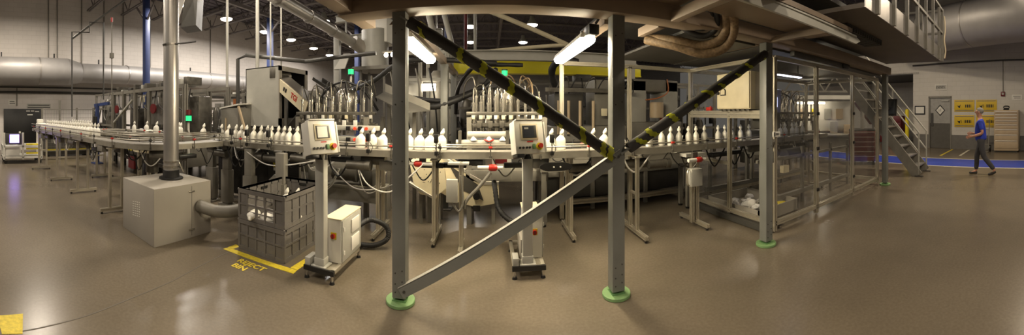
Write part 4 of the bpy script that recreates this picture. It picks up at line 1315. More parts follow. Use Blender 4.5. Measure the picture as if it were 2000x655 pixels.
o = MB().tube([(0.0, 3.8, 0.93), (-0.12, 3.78, 0.78), (-0.27, 3.76, 0.62), (-0.3, 3.77, 0.52)], 0.02, n=8).build('flexible_conduit', 'mgrey')
tag(o, 'grey curved conduit from the pull cord switch down to the switch box stand', 'conduit')
# outfeed line on the left
conveyor('left outfeed conveyor crowded with white bottles', [(-9.9, 2.0), (-8.0, 2.13), (-6.2, 2.25), (-4.9, 2.32), (-4.45, 2.45), (-4.2, 2.75), (-4.12, 3.2), (-4.1, 3.75)], 0.34,
         [(-4.88, 2.0, 2.55, 2.28, 1.05), (-6.3, 1.93, 2.5, 2.2, 1.05), (-7.6, 1.84, 2.4, 2.12, 1.05), (-9.25, 1.7, 2.25, 2.02, 1.05)], rails=(0.06, 0.13))
conveyor('rear return conveyor curving behind the left outfeed conveyor', [(-6.3, 3.98), (-6.8, 3.9), (-7.2, 3.6), (-7.5, 3.2), (-8.1, 3.0), (-9.8, 2.9)], 0.24,
         [(-7.65, 2.9, 3.5, 3.15, 1.05), (-6.5, 3.6, 4.3, 3.95, 1.05)])
# curved transfer plates beside the fan cabinet
t = T('transfer_table', 'curved pale transfer table joining the left conveyors behind the exhaust pipe', 'transfer table', (-5.1, 3.1, 0))
MB().lathe([(0.46, 1.07), (0.5, 1.08), (0.5, 1.13), (0.46, 1.14), (0.2, 1.145)], n=40, sx=1.1, sy=0.85).build('disc_top', 'dsteel', t)
MB().lathe([(0.36, 0.92), (0.4, 0.93), (0.4, 1.0), (0.36, 1.01)], n=32, sx=1.1, sy=0.85).build('lower_ring', 'cream', t)
for k in range(3):
    a = 0.6 + k * 2.1
    l = MB().prof((0.35 * cos(a), 0.28 * sin(a), 0.0), (0.35 * cos(a), 0.28 * sin(a), 0.92), 0.06).build('leg', 'alu', t)
for k in range(10):
    a = -2.9 + k * 0.32
    MB().cyl((0.7 * cos(a), 0.58 * sin(a), 0.95), (0.7 * cos(a), 0.58 * sin(a), 1.25), 0.009, n=6).build('rod', 'dsteel', t)
MB().tube([(0.72 * cos(-2.9 + k * 0.32), 0.6 * sin(-2.9 + k * 0.32), 1.24) for k in range(10)], 0.011, n=6, sub=3).build('guide_rail', 'rail', t)
MB().tube([(0.72 * cos(-2.9 + k * 0.32), 0.6 * sin(-2.9 + k * 0.32), 1.02) for k in range(10)], 0.014, n=6, sub=3).build('guide_rail', 'rail', t)
MB().cyl((0, 0, 0.55), (0, 0, 0.9), 0.12, n=16).build('motor', 'dsteel', t)

# ---------------------------------------------------------------- bottles on the lines
CX = 958.0
def bx_at(px, Y):
    return Y * tan((px - CX) / FPX)
def px_right(p):
    return p[0] > 1000
runs = [
    ('on the conveyor at the first filler', [704, 726, 748], YA),
    ('beside the front post nearest the crates', [798, 819, 840, 861], YA),
    ('beside the dark-screened control panel', [1074, 1095], YA),
    ('seen just before the middle post', [1156, 1180], YA),
    ('between the middle post and guard corner', [1268, 1293, 1308, 1327, 1345, 1358, 1377, 1402, 1415, 1430, 1445, 1463], YA),
    ('inside the glass guard', [1524, 1535, 1546, 1557, 1568], YA),
    ('on the conveyor behind the crates', [509, 520, 531, 542, 554, 566, 578], YA - 0.05),
    ('in front of the small grey hopper', [397, 430, 447, 459, 470, 482, 494], YA - 0.1),
]
for where, pxs, Y in runs:
    xs = [bx_at(px, Y) for px in pxs]
    wide = len(pxs) <= 4
    mn = 0.138 if wide else (0.118 if px_right(pxs) else 0.104)
    for _ in range(60):
        for k in range(len(xs) - 1):
            gap = xs[k + 1] - xs[k]
            if gap < mn:
                xs[k] -= (mn + 0.001 - gap) / 2
                xs[k + 1] += (mn + 0.001 - gap) / 2
    for k, px in enumerate(pxs):
        dy = 0.02 * math.sin(k * 2.3)
        bottle(xs[k], Y + dy, ZB, (0.06 if wide else (0.95 if px_right(pxs) else pi / 2)) + 0.1 * math.sin(k * 1.7 + px), f'white bottle {where}, {ORD[k]} of {len(pxs)} from the left', 'white bottles on the main conveyor')
for k, (px, Y) in enumerate(((262, 3.72), (286, 3.96), (305, 4.0), (348, 4.02), (352, 3.93))):
    x = bx_at(px, Y)
    if k == 0:
        x, Y = -7.0, 3.75
    bottle(x, Y, ZB, 0.4 * k, f'white bottle on the rear conveyor near the exhaust pipe, {ORD[k]} from the left', 'white bottles on the rear conveyor')
for k in range(9):
    x = -9.3 + k * 0.17
    bottle(x, 2.92 + 0.06 * (x + 9.3) / 1.7, ZB, 0.2, f'white bottle, {ORD[k]} from the far end of the rear return conveyor', 'white bottles on the rear conveyor')
for r in range(2):
    for k in range(19 if r == 0 else 20):
        x = -8.7 + k * 0.148 + r * 0.07
        yc = 2.13 + (x + 8.0) * 0.0667
        bottle(x, yc - 0.07 + r * 0.13, ZB, 0.05, f'white bottle, {ORD[k]} from the far end of the {("front", "back")[r]} outfeed row', 'white bottles on the left outfeed conveyor')
t = T('bottle_pack', 'white bundle of packed bottles at the far left end of the outfeed conveyor', 'pack', (-9.35, 2.04, ZB))
MB().box(-0.4, 0.35, -0.13, 0.13, 0, 0.16, 0.03).build('wrapped_bundle', 'bottle', t)
MB().box(-0.44, -0.34, -0.1, 0.1, 0.16, 0.27, 0.03).build('upright_bundle', 'bottle', t)

# scrap bottles in the upper crate
for k, (dx, dy, r1, r2) in enumerate([(-0.18, -0.32, 0.3, 1.2), (-0.02, -0.36, 1.3, 1.45), (0.14, -0.3, 2.2, 1.3), (0.05, -0.1, 0.7, 1.5), (-0.16, 0.02, 2.6, 1.4)]):
    o = copy_tree(BP)
    o.location = (-2.39 + dx, 3.31 + dy, 0.361 + 0.064)
    o.rotation_euler = (pi / 2, 0, r1)
    o.location.z = 0.361 + 0.062
    tag(o, f'white reject bottle lying in the upper grey crate, {["front left", "front middle", "front right", "centre", "rear left"][k]} one', 'bottle', 'reject bottles in the crate')
for k, dx in enumerate((-0.1, 0.03, 0.16)):
    o = copy_tree(BP)
    o.location = (-2.39 + dx, 3.31 - 0.38 + 0.02 * k, 0.505)
    o.rotation_euler = (0.0, 0.0, 0.4 * k)
    o.location.z = 0.361 + 0.02
    o.location.y = 3.31 + 0.18 + 0.05 * k
    tag(o, f'white reject bottle standing at the back of the upper grey crate, {["left", "middle", "right"][k]} one', 'bottle', 'reject bottles in the crate')

# photo-eye sensors on rods along the line
def sensor(px, Y, label, h=0.2):
    t = T('line_sensor', label, 'sensor', (bx_at(px, Y), Y, ZB - 0.06))
    MB().cyl((0, 0, 0), (0, 0, 0.06 + h), 0.007, n=8).build('rod', 'dsteel', t)
    MB().box(-0.025, 0.025, -0.03, 0.03, h - 0.03, h + 0.07, 0.008).build('sensor_head', 'black', t)
    MB().box(-0.02, 0.02, -0.02, 0.02, 0.02, 0.07, 0.004).build('clamp', 'black', t)
    MB().tube([(0.01, 0, h - 0.03), (0.05, 0.02, h - 0.1), (0.02, 0.03, 0.02)], 0.004, n=5).build('lead', 'black', t)
for k, (px, Y, lb) in enumerate(((428, 3.75, 'black photo sensor on a rod left of the small grey hopper'), (452, 3.75, 'black photo sensor on a rod in front of the small grey hopper'),
                                 (482, 3.75, 'black photo sensor on a rod below the left edge of the big hopper box'), (524, 3.78, 'black photo sensor on a rod between bottles behind the crates'),
                                 (719, 3.86, 'black photo sensor on a rod in front of the left filler bottles'), (852, 3.86, 'black sensor rod on the main conveyor left of the middle'),
                                 (1078, 3.86, 'black photo sensor on the main conveyor beside the right control panel'))):
    sensor(px, Y, lb)

# ================================================================ MACHINES BEHIND THE LINE
def filler(loc, w, label, n, rot=0):
    """in-line filler: frame, bridge bars, rows of nozzles with hoses, product tank"""
    t = T('filling_machine', label, 'filling machine', loc, rot)
    h = w / 2
    for x in (-h, h):
        for y in (-0.25, 0.55):
            MB().bar((x, y, 0), (x, y, 1.55), 0.07).build('leg', 'mgrey', t)
    MB().box(-h - 0.05, h + 0.05, -0.3, 0.6, 0.62, 0.78, 0.005).build('base_tray', 'mgrey', t)
    MB().box(-h, h, 0.1, 0.55, 0.78, 1.2, 0.01).build('drive_case', 'dgrey', t)
    for z in (1.40, 1.58):
        MB().box(-h - 0.04, h + 0.04, -0.26, -0.16, z, z + 0.05, 0.003).box(-h - 0.04, h + 0.04, 0.02, 0.1, z, z + 0.05, 0.003).build('bridge_bar', 'dsteel', t)
    rnd = random.Random(n * 7 + int(w * 100))
    for r in range(2):
        for k in range(n):
            x = -h + 0.06 + (w - 0.12) * k / (n - 1) + (0.03 if r else 0)
            y = -0.21 if r == 0 else 0.06
            zt = 1.72 + rnd.uniform(0, 0.12) + r * 0.1
            nz = MB().cyl((x, y, 1.27), (x, y, 1.34), 0.007, 0.013, n=8).cyl((x, y, 1.34), (x, y, 1.46), 0.017, n=10).cyl((x, y, 1.46), (x, y, 1.5), 0.028, n=10).cyl((x, y, 1.5), (x, y, zt), 0.022, n=12).cyl((x, y, zt), (x, y, zt + 0.03), 0.03, n=10).cyl((x, y, zt + 0.03), (x, y, zt + 0.12), 0.01, n=8).build('nozzle', 'steel', t)
            MB().box(x - 0.025, x + 0.025, y - 0.05, y - 0.02, 1.52, 1.58, 0.004).build('valve_block', rnd.choice(['cream', 'dsteel', 'steel', 'white']), nz)
            if k % 2 == 0:
                a = rnd.uniform(-0.2, 0.2)
                MB().tube([(x, y, zt + 0.1), (x + a * 0.3, y + 0.03, zt + 0.25 + rnd.uniform(0, 0.1)), (x + a, y + 0.2, zt + 0.22), (x + a * 1.2, y + 0.36, zt + 0.02)], 0.011, n=6).build('hose', rnd.choice(['dsteel', 'rubber', 'hosebrown', 'dsteel']), nz)
    MB().lathe([(0.02, 1.3), (0.16, 1.42), (0.19, 1.46), (0.19, 1.95), (0.15, 2.02), (0.04, 2.05)], n=24, c=(0.0, 0.38, 0)).build('product_tank', 'steel', t)
    MB().tube([(-h, 0.3, 1.7), (-h * 0.5, 0.25, 2.05), (0, 0.3, 2.16), (h * 0.6, 0.25, 2.0), (h, 0.3, 1.65)], 0.022, n=8).build('manifold_hose', 'rubber', t)
    for k in range(5):
        x = -h + 0.15 + k * (w - 0.3) / 4
        MB().tube([(x - 0.12, 0.12, 1.78), (x - 0.05, 0.05, 2.02), (x + 0.07, 0.05, 2.02), (x + 0.14, 0.1, 1.75)], 0.008, n=6).build('loop_hose', 'rubber' if k % 2 else 'dsteel', t)
    MB().box(-h + 0.1, h - 0.1, -0.32, -0.27, 1.42, 1.47).build('air_manifold', 'dsteel', t)
    for k in range(6):
        x = -h + 0.15 + k * (w - 0.3) / 5
        MB().box(x - 0.03, x + 0.03, -0.345, -0.32, 1.4, 1.5, 0.004).build('air_valve', 'white' if k in (4, 5) else 'dsteel', t)
    return t
filler((-2.5, 5.0, 0), 1.25, 'bottle filling machine with rows of shiny nozzles behind the left control panel', 9)
filler((0.24, 5.05, 0), 1.1, 'bottle filling machine with rows of shiny nozzles behind the right control panel', 10)
filler((6.5, 5.2, 0), 1.7, 'bottle filling machine with shiny nozzles standing inside the glass guard', 10)
def beacon(x, y, z0, z1, label, s=1.0):
    t = T('beacon_lamp', label, 'signal lamp', (x, y, 0))
    MB().cyl((0, 0, z0), (0, 0, z1), 0.018 * s, n=10).build('pole', 'white', t)
    MB().cyl((0, 0, z1), (0, 0, z1 + 0.09 * s), 0.05 * s, n=18).build('green_lens', 'beacon', t, 'lit green lens')
    MB().cyl((0, 0, z1 - 0.03), (0, 0, z1), 0.054 * s, n=18).build('lamp_socket', 'black', t)
    MB().cyl((0, 0, z1 + 0.09 * s), (0, 0, z1 + 0.11 * s), 0.054 * s, n=18).build('cap', 'black', t)
    return t
beacon(-2.42, 5.38, 2.05, 2.30, 'lit green beacon on a white pole above the left filling machine')
beacon(0.24, 5.6, 1.9, 2.24, 'lit green beacon on a white pole above the right filling machine')
b = beacon(-5.9, 4.55, 0.6, 1.43, 'lit green beacon with a dark red lamp above it by the packing machine', 1.3)
MB().cyl((0, 0, 1.575), (0, 0, 1.68), 0.062, n=16).build('red_lens', 'dred', b, 'dark red lens')

# big grey hopper box with open dark side, small hopper beside it
t = T('cap_hopper', 'big light grey hopper box with a dark open side', 'hopper', (-4.56, 6.05, 0))
b = MB().box(-0.47, 0.47, -0.55, -0.53, 1.3, 2.6).box(-0.47, 0.47, 0.53, 0.55, 1.3, 2.6).box(-0.47, -0.45, -0.55, 0.55, 1.3, 2.6).box(-0.47, 0.47, -0.55, 0.55, 2.58, 2.6).box(-0.47, 0.47, -0.55, 0.55, 1.3, 1.32)
b.build('hopper_shell', 'lgrey', t)
MB().box(-0.44, -0.43, -0.52, 0.52, 1.33, 2.57).box(-0.43, 0.4, 0.51, 0.525, 1.33, 2.57).build('interior_shade', 'rubber', t)  # black sheets inside the shell paint the shade of the open interior
MB().box(0.45, 0.475, -0.56, -0.46, 1.3, 2.6).box(0.45, 0.475, 0.46, 0.56, 1.3, 2.6).box(0.45, 0.475, -0.56, 0.56, 2.5, 2.6).box(0.45, 0.475, -0.56, 0.56, 1.3, 1.5).build('opening_frame', 'fanbox', t)
for x in (-0.42, 0.42):
    for y in (-0.5, 0.5):
        MB().bar((x, y, 0), (x, y, 1.3), 0.06).build('leg', 'mgrey', t)
MB().plate([(0.5, -0.4, 1.3), (0.5, 0.4, 1.3), (0.9, 0.3, 1.75), (0.9, -0.3, 1.75)], 0.02, (1, 0, -1)).build('dark_chute', 'dgrey', t)
t = T('cap_hopper', 'small grey hopper box with a bright top edge left of the big hopper', 'hopper', (-5.0, 5.3, 0))
MB().box(-0.42, 0.12, -0.2, 0.5, 0.85, 1.72, 0.01).build('hopper_body', 'mgrey', t)
MB().plate([(-0.44, -0.23, 1.7), (0.14, -0.23, 1.78), (0.14, 0.52, 1.82), (-0.44, 0.52, 1.74)], 0.03, (0, 0, 1)).build('lid', 'white', t)
MB().bar((0.14, -0.22, 1.75), (0.42, -0.25, 1.1), 0.04).build('strut', 'beige', t)
MB().bar((-0.25, -0.22, 0.9), (-0.25, -0.22, 1.5), 0.025).build('trim_strip', 'beige', t)
for x in (-0.36, 0.06):
    for y in (-0.15, 0.45):
        MB().bar((x, y, 0), (x, y, 0.85), 0.05).build('leg', 'mgrey', t)
# inclined cap elevator coming out of the hopper
t = T('cap_elevator', 'cream inclined conveyor running down out of the big hopper box to the left filler', 'elevator', (-4.25, 5.75, 2.32))
d = V(1.1, -0.45, -0.62)
sd = V(0.38, 0.92, 0).normalized() * 0.16
for s in (-1, 1):
    MB().ext([(-0.01, -0.13), (0.01, -0.13), (0.01, 0.11), (-0.01, 0.11)], sd * s, d + sd * s).build('side_wall', 'cream', t)
MB().ext([(-0.15, 0.1), (0.15, 0.1), (0.15, 0.13), (-0.15, 0.13)], (0, 0, 0), d).build('clear_cover', 'steel', t)
MB().ext([(-0.15, -0.03), (0.15, -0.03), (0.15, 0.0), (-0.15, 0.0)], (0, 0, 0), d).build('belt', 'dsteel', t)
MB().cyl(-sd * 1.5 + V(0, 0, 0.09), sd * 1.5 + V(0, 0, 0.09), 0.08, n=16).build('head_drum', 'steel', t)
MB().box(-0.1, 0.06, -0.26, -0.1, 0.02, 0.26, 0.02).build('gear_motor', 'dsteel', t)
bk = d * 0.3 - sd
dn = d.normalized()
ang_z = atan2(d.y, d.x)
def on_side(f, drop, mx_s):
    return d * f - sd * 1.09 + V(0, 0, drop)
rotm = Matrix((( dn.x, 0, 0), (dn.y, 0, 0), (dn.z, 0, 0)))
xa = dn; ya = (V(0, 0, 1) - dn * dn.z).normalized(); za = xa.cross(ya)
eul = Matrix((xa, ya, za)).transposed().to_euler()
text(t, 'TGI', 0.15, tuple(d * 0.66 - sd * 1.08), eul, 'red', 'lettering', 0.002, bold=0.004)
for k in range(2):
    q_ = d * (0.34 + 0.06 * k) - sd * 1.09
    MB().ext([(-0.002, -0.04), (0.002, -0.04), (0.002, 0.04), (-0.002, 0.04)], q_, q_ + d * 0.04).build('black_mark', 'black', t)
MB().bar(d * 0.85, V(d.x * 0.85, d.y * 0.85, -2.32), 0.06).build('leg', 'mgrey', t)
MB().bar(d * 0.2, V(d.x * 0.2, d.y * 0.2, -2.32), 0.06).build('leg', 'mgrey', t)
t = T('dark_chute', 'dark metal chute lying behind the inclined cream conveyor', 'chute', (-3.7, 6.4, 2.15))
MB().ext([(-0.14, -0.01), (0.14, -0.01), (0.14, 0.06), (0.12, 0.06), (0.12, 0.01), (-0.12, 0.01), (-0.12, 0.06), (-0.14, 0.06)], (0, 0, 0.2), (1.1, -0.5, -0.35)).build('trough', 'dgrey', t)
MB().bar((0.6, -0.28, 0), (0.6, -0.28, -2.15), 0.06).build('leg', 'mgrey', t)
# discharge chute left of the left post
t = T('discharge_chute', 'grey sloping metal chute behind the left front post', 'chute', (-1.75, 5.2, 1.66))
MB().plate([(0.0, 0.1, 0.3), (0.85, -0.35, -0.02), (0.6, -0.75, -0.05), (-0.05, -0.25, 0.2)], 0.012, (0, 0, 1)).build('chute_plate', 'dgrey', t)
MB().plate([(0.0, 0.1, 0.3), (0.85, -0.35, -0.02), (0.85, -0.35, 0.1), (0.0, 0.1, 0.45)], 0.012, (0, 1, 0)).build('side_plate', 'mgrey', t)
MB().bar((0.1, 0.0, 0.2), (0.1, 0.0, -1.66), 0.05).bar((0.6, -0.3, 0.0), (0.6, -0.3, -1.66), 0.05).build('leg', 'mgrey', t)
# tank and hopper tower behind the left post
t = T('product_tower', 'grey machine tower with hoses and platforms behind the left front post', 'tower', (-1.65, 7.6, 0))
for x in (-0.5, 0.1, 0.7):
    for y in (-0.4, 0.5):
        MB().prof((x, y, 0), (x, y, 3.2), 0.08).build('upright', 'lgrey', t)
for z in (1.1, 1.75, 2.35, 2.95):
    MB().bar((-0.5, -0.4, z), (0.7, -0.4, z), 0.07).bar((-0.5, 0.5, z), (0.7, 0.5, z), 0.07).bar((-0.5, -0.4, z), (-0.5, 0.5, z), 0.06).bar((0.7, -0.4, z), (0.7, 0.5, z), 0.06).build('crossbar', 'lgrey', t)
MB().lathe([(0.06, 0.9), (0.2, 1.2), (0.22, 1.25), (0.22, 2.2), (0.16, 2.3)], n=24, c=(-0.2, 0.0, 0)).build('vessel', 'lgrey', t)
MB().lathe([(0.15, 0.9), (0.17, 0.95), (0.17, 2.5), (0.1, 2.6)], n=24, c=(0.4, 0.1, 0)).build('vessel', 'mgrey', t)
MB().box(-0.6, 0.8, -0.5, 0.6, 1.0, 1.1).build('shelf_plate', 'mgrey', t)
for k in range(4):
    MB().tube([(-0.6 + k * 0.3, -0.45, 2.6), (-0.5 + k * 0.3, -0.55, 2.2), (-0.6 + k * 0.35, -0.5, 1.8), (-0.4 + k * 0.3, -0.5, 1.2)], 0.02, n=6).build('hose', 'rubber' if k % 2 else 'mgrey', t)
MB().box(0.15, 0.45, -0.46, -0.42, 2.1, 2.25).build('task_lamp', 'hot', t, 'glowing lamp')
MB().box(-0.32, -0.22, -0.46, -0.42, 1.75, 2.0).build('task_lamp', 'hot', t, 'glowing lamp')
t = T('flood_lamp', 'row of three small round lamps high behind the left post', 'lamp', (-2.55, 7.8, 3.05))
for k in range(3):
    MB().ball((k * 0.17, 0, 0), 0.055).build('bulb', 'hot', t)
MB().bar((-0.1, 0, 0.08), (0.5, 0, 0.08), 0.04).build('rail', 'mgrey', t)
MB().bar((0.2, 0.1, 0.1), (0.2, 0.1, -3.05), 0.06).build('pole', 'mgrey', t)
# thick black hoses
for pts, r, lb in (([(-2.9, 5.9, 1.95), (-2.5, 5.7, 2.05), (-2.0, 5.5, 2.2), (-1.55, 5.4, 2.45), (-1.0, 5.4, 2.5), (0.1, 5.9, 2.5)], 0.045, 'thick black hose curving up from the left filler towards the girder'),
                   ([(-1.35, 5.6, 1.78), (-0.95, 5.5, 1.72), (-0.6, 5.5, 1.82), (-0.3, 5.6, 1.95), (0.1, 5.7, 2.0), (0.3, 5.6, 1.95)], 0.055, 'thick black hose sagging from the left post to the right filler'),
                   ([(-1.5, 5.75, 1.9), (-0.9, 5.65, 1.82), (-0.5, 5.6, 1.9), (-0.1, 5.7, 2.1), (0.1, 5.9, 2.4)], 0.045, 'black hose running just above the sagging one behind the left post'),
                   ([(-0.74, 7.02, 1.6), (-0.66, 6.7, 2.1), (-0.35, 6.2, 2.45), (0.0, 6.1, 2.5), (0.6, 6.1, 2.5)], 0.04, 'black hose arching beside the grey frame post left of the right filler'),
                   ([(1.4, 6.6, 1.95), (1.2, 6.4, 2.4), (1.3, 6.1, 2.6), (1.6, 5.9, 2.55)], 0.07, 'dark thick hose curving under the yellow crane beam')):
    o = MB().tube(pts, lambda q, r=r: r + 0.003 * sin(q * 300), n=10, sub=14).build('flexible_hose', 'rubber')
    tag(o, lb, 'hose')
# timing screws resting beside the line
t = T('timing_screw', 'pair of pale roller screws with white caps above the conveyor by the right control panel', 'roller', (-0.1, 4.32, 1.16))
for k, (z, x0, x1) in enumerate(((0.06, -0.35, 0.3), (0.17, -0.2, 0.35))):
    MB().cyl((x0, 0, z), (x1, 0, z), 0.045, n=20).build('roller', 'lgrey', t)
for x in (-0.12, 0.08, 0.26):
    MB().lathe([(0.05, 0), (0.03, 0.025), (0.02, 0.05), (0.018, 0.06)], n=14, c=(x, -0.02, 0.1)).build('white_cap', 'white', t)
MB().tube([(0.02, -0.05, 0.11), (0.08, -0.07, 0.09), (0.14, -0.05, 0.11)], 0.01).build('red_guide', 'red', t)
for x in (-0.3, 0.32):
    MB().box(x - 0.02, x + 0.02, -0.05, 0.05, -0.01, 0.22).build('bearing', 'dsteel', t)
t = T('capping_station', 'pale horizontal grip rails with red lamps in front of the left filler nozzles', 'capping station', (-2.0, 4.42, 1.16))
for z in (0.04, 0.2):
    MB().box(-0.55, 0.45, -0.05, 0.05, z, z + 0.07, 0.01).build('grip_rail', 'lgrey', t)
    for x in (0.1, 0.28):
        MB().cyl((x, -0.07, z + 0.03), (x, -0.05, z + 0.03), 0.022, n=12).build('red_lamp', 'led', t)
    for x in (0.0, 0.19):
        MB().box(x - 0.03, x + 0.03, -0.09, -0.05, z + 0.0, z + 0.06, 0.005).build('sensor', 'black', t)
for x in (-0.5, 0.4):
    MB().bar((x, 0.03, -0.12), (x, 0.03, 0.3), 0.03).build('support', 'dsteel', t)

# ---------------------------------------------------------------- machine bases under and behind the line
def base_frame(loc, w, dep, label, ztop=0.62, seed=1, motor=True):
    t = T('machine_table', label, 'machine base', loc)
    h = w / 2
    MB().box(-h, h, 0, dep, ztop, ztop + 0.06, 0.004).build('table_top', 'mgrey', t)
    MB().box(-h, h, 0, 0.02, ztop - 0.16, ztop).build('apron', 'mgrey', t)
    for x in (-h + 0.05, h - 0.05):
        for y in (0.05, dep - 0.05):
            l = MB().bar((x, y, 0.03), (x, y, ztop), 0.06).build('leg', 'mgrey', t)
            MB().cyl((x, y, 0), (x, y, 0.03), 0.04, n=12).build('foot', 'black', l)
    rnd = random.Random(seed)
    if motor:
        MB().cyl((-h * 0.2, 0.1, ztop + 0.2), (h * 0.3, 0.1, ztop + 0.2), 0.09, n=18).cyl((h * 0.3, 0.1, ztop + 0.2), (h * 0.38, 0.1, ztop + 0.2), 0.1, n=18).build('motor', 'dsteel', t)
        MB().box(h * 0.45, h * 0.75, 0.05, 0.25, ztop + 0.06, ztop + 0.3, 0.01).build('gearbox', 'dgrey', t)
        MB().box(-h * 0.8, -h * 0.45, 0.02, 0.2, ztop + 0.06, ztop + 0.26, 0.01).build('valve_box', 'lgrey', t)
    for k in range(4):
        x = rnd.uniform(-h, h * 0.6)
        MB().tube([(x, -0.02, ztop + 0.3), (x + 0.12, -0.06, ztop + 0.02 + rnd.uniform(-0.1, 0.1)), (x + 0.3, -0.05, ztop + 0.05), (x + 0.42, -0.02, ztop + 0.3)], 0.008, n=6).build('cable', rnd.choice(['rubber', 'lgrey', 'scrap']), t)
    return t
base_frame((-2.15, 4.35, 0), 1.35, 0.33, 'grey machine table with motors under the conveyor between the left control panel and left post', 0.50, 3)
base_frame((1.95, 4.58, 0), 2.5, 0.33, 'long grey machine table under the conveyor behind the middle post', 0.94, 5, False)
t = T('transfer_machine', 'long low grey machine body with a pale floor rail behind the middle post', 'machine', (2.2, 5.35, 0))
MB().box(-1.4, 1.45, 0.0, 0.9, 0.2, 1.05, 0.01).build('body_panel', 'dgrey', t)
MB().box(-1.35, 1.45, -0.04, 0.0, 0.9, 1.0, 0.004).box(-1.35, 1.45, -0.04, 0.0, 0.56, 0.64, 0.004).build('front_channel', 'mgrey', t)
MB().prof((-1.5, -0.1, 0.16), (1.5, -0.1, 0.16), 0.08).build('floor_rail', 'alu', t)
for x in (-1.4, -0.5, 0.5, 1.35):
    MB().bar((x, -0.02, 0), (x, -0.02, 0.56), 0.06).build('leg', 'mgrey', t)
MB().box(-0.9, -0.2, -0.02, 0.0, 0.66, 0.88).box(0.1, 0.8, -0.02, 0.0, 0.66, 0.88).build('access_panel', 'mgrey', t)
t = T('labelling_machine', 'tall grey labelling machine behind the middle front post', 'machine', (1.75, 6.3, 0))
MB().box(-0.6, 1.0, 0, 0.9, 0.2, 1.35, 0.02).build('base_cabinet', 'mgrey', t)
MB().box(-0.5, 0.1, 0.1, 0.8, 1.35, 2.0, 0.02).build('head_cabinet', 'dgrey', t)
MB().box(0.35, 0.95, 0.15, 0.8, 1.35, 2.3, 0.02).build('head_cabinet', 'mgrey', t)
for x in (-0.45, -0.25, -0.02, 0.25):
    MB().cyl((x, -0.08, 1.2), (x, -0.08, 1.85), 0.03, n=12).build('spindle', 'beige', t)
MB().box(-0.7, 1.1, -0.06, 0.02, 2.02, 2.1).build('tie_bar', 'dsteel', t)
for k in range(6):
    x = -0.5 + k * 0.28
    MB().tube([(x, 0.05, 2.0), (x + 0.1, -0.1, 2.25), (x + 0.25, 0.0, 2.3), (x + 0.3, 0.1, 2.05)], 0.012, n=6).build('hose', 'rubber' if k % 2 else 'dsteel', t)
for s, x in ((0, 0.5), (1, 0.75)):
    MB().box(x - 0.06, x + 0.06, -0.05, 0.0, 1.55 + s * 0.22, 1.7 + s * 0.22, 0.01).build('gauge_box', 'cream', t)
MB().box(-0.55, 0.95, -0.02, 0.0, 0.3, 0.75).build('door_panel', 'lgrey', t)
for x, y in ((-0.55, 0.05), (0.95, 0.05), (-0.55, 0.85), (0.95, 0.85)):
    MB().cyl((x, y, 0), (x, y, 0.2), 0.04, n=10).build('foot', 'black', t)
t = T('reel_machine', 'grey machine with lit beige reel between the guard frame posts', 'machine', (3.62, 6.6, 0))
MB().box(-0.7, 0.7, 0, 1.0, 0.15, 1.4, 0.02).build('base_cabinet', 'mgrey', t)
for x0, x1 in ((-0.65, -0.2), (0.3, 0.65)):
    MB().box(x0, x1, 0.1, 0.9, 1.4, 2.35, 0.02).build('column', 'lgrey', t)
MB().box(-0.65, 0.65, 0.1, 0.9, 2.1, 2.38, 0.02).build('top_beam', 'mgrey', t)
MB().cyl((0.02, 0.02, 1.5), (0.02, 0.02, 1.85), 0.16, n=24).build('label_reel', 'beige', t)
MB().tube([(-0.3, -0.05, 1.9), (0.0, -0.1, 1.95), (0.3, -0.02, 2.1), (0.35, 0.1, 2.4)], 0.014).build('orange_hose', 'orange', t)
MB().box(0.1, 0.22, -0.08, 0.0, 1.42, 1.5).build('red_tool', 'red', t)
for x, y in ((-0.6, 0.1), (0.6, 0.1), (-0.6, 0.9), (0.6, 0.9)):
    MB().cyl((x, y, 0), (x, y, 0.15), 0.04, n=10).build('foot', 'black', t)
# cap elevators under the conveyor: cream troughs with red lettering
t = T('cap_sorter', 'cream V shaped cap sorter with red lettering under the conveyor between the front posts', 'cap sorter', (-0.3, 4.75, 0))
side = [(-0.72, 0, 0.95), (-0.42, 0, 0.98), (0.12, 0, 0.62), (0.42, 0, 0.62), (0.42, 0, 0.32), (0.1, 0, 0.26), (-0.12, 0, 0.30), (-0.75, 0, 0.62)]
MB().plate(side, 0.02, (0, 1, 0)).build('side_panel', 'cream', t)
MB().plate([(x, 0.42, z) for x, y, z in side], 0.02, (0, 1, 0)).build('side_panel', 'cream', t)
MB().plate([(-0.42, 0.02, 0.93), (0.12, 0.02, 0.57), (0.12, 0.42, 0.57), (-0.42, 0.42, 0.93)], 0.02, (0.5, 0, 0.8)).build('belt', 'dgrey', t)
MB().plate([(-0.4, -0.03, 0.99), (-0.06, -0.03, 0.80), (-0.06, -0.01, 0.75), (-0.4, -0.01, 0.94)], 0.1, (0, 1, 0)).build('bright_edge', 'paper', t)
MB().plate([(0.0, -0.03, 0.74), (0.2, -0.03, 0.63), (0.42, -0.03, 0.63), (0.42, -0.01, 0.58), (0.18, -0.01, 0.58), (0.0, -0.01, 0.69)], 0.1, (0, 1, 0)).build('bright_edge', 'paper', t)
MB().plate([(-0.3, -0.005, 0.86), (0.12, -0.005, 0.58), (0.2, -0.005, 0.35), (-0.1, -0.005, 0.5)], 0.003, (0, -1, 0)).build('dark_panel', 'dgrey', t)
text(t, 'TGI', 0.11, (-0.35, -0.012, 0.62), (pi / 2, radians(34), 0), 'red', 'lettering', 0.002, bold=0.003)
kb = MB().cyl((0.1, -0.012, 0.42), (0.1, -0.05, 0.42), 0.05, n=18).cyl((0.1, -0.05, 0.42), (0.1, -0.07, 0.42), 0.012, n=10).build('hand_wheel', 'black', t)
for x in (-0.6, 0.34):
    for y in (0.05, 0.38):
        MB().bar((x, y, 0.0), (x, y, 0.4), 0.05).build('leg', 'mgrey', t)
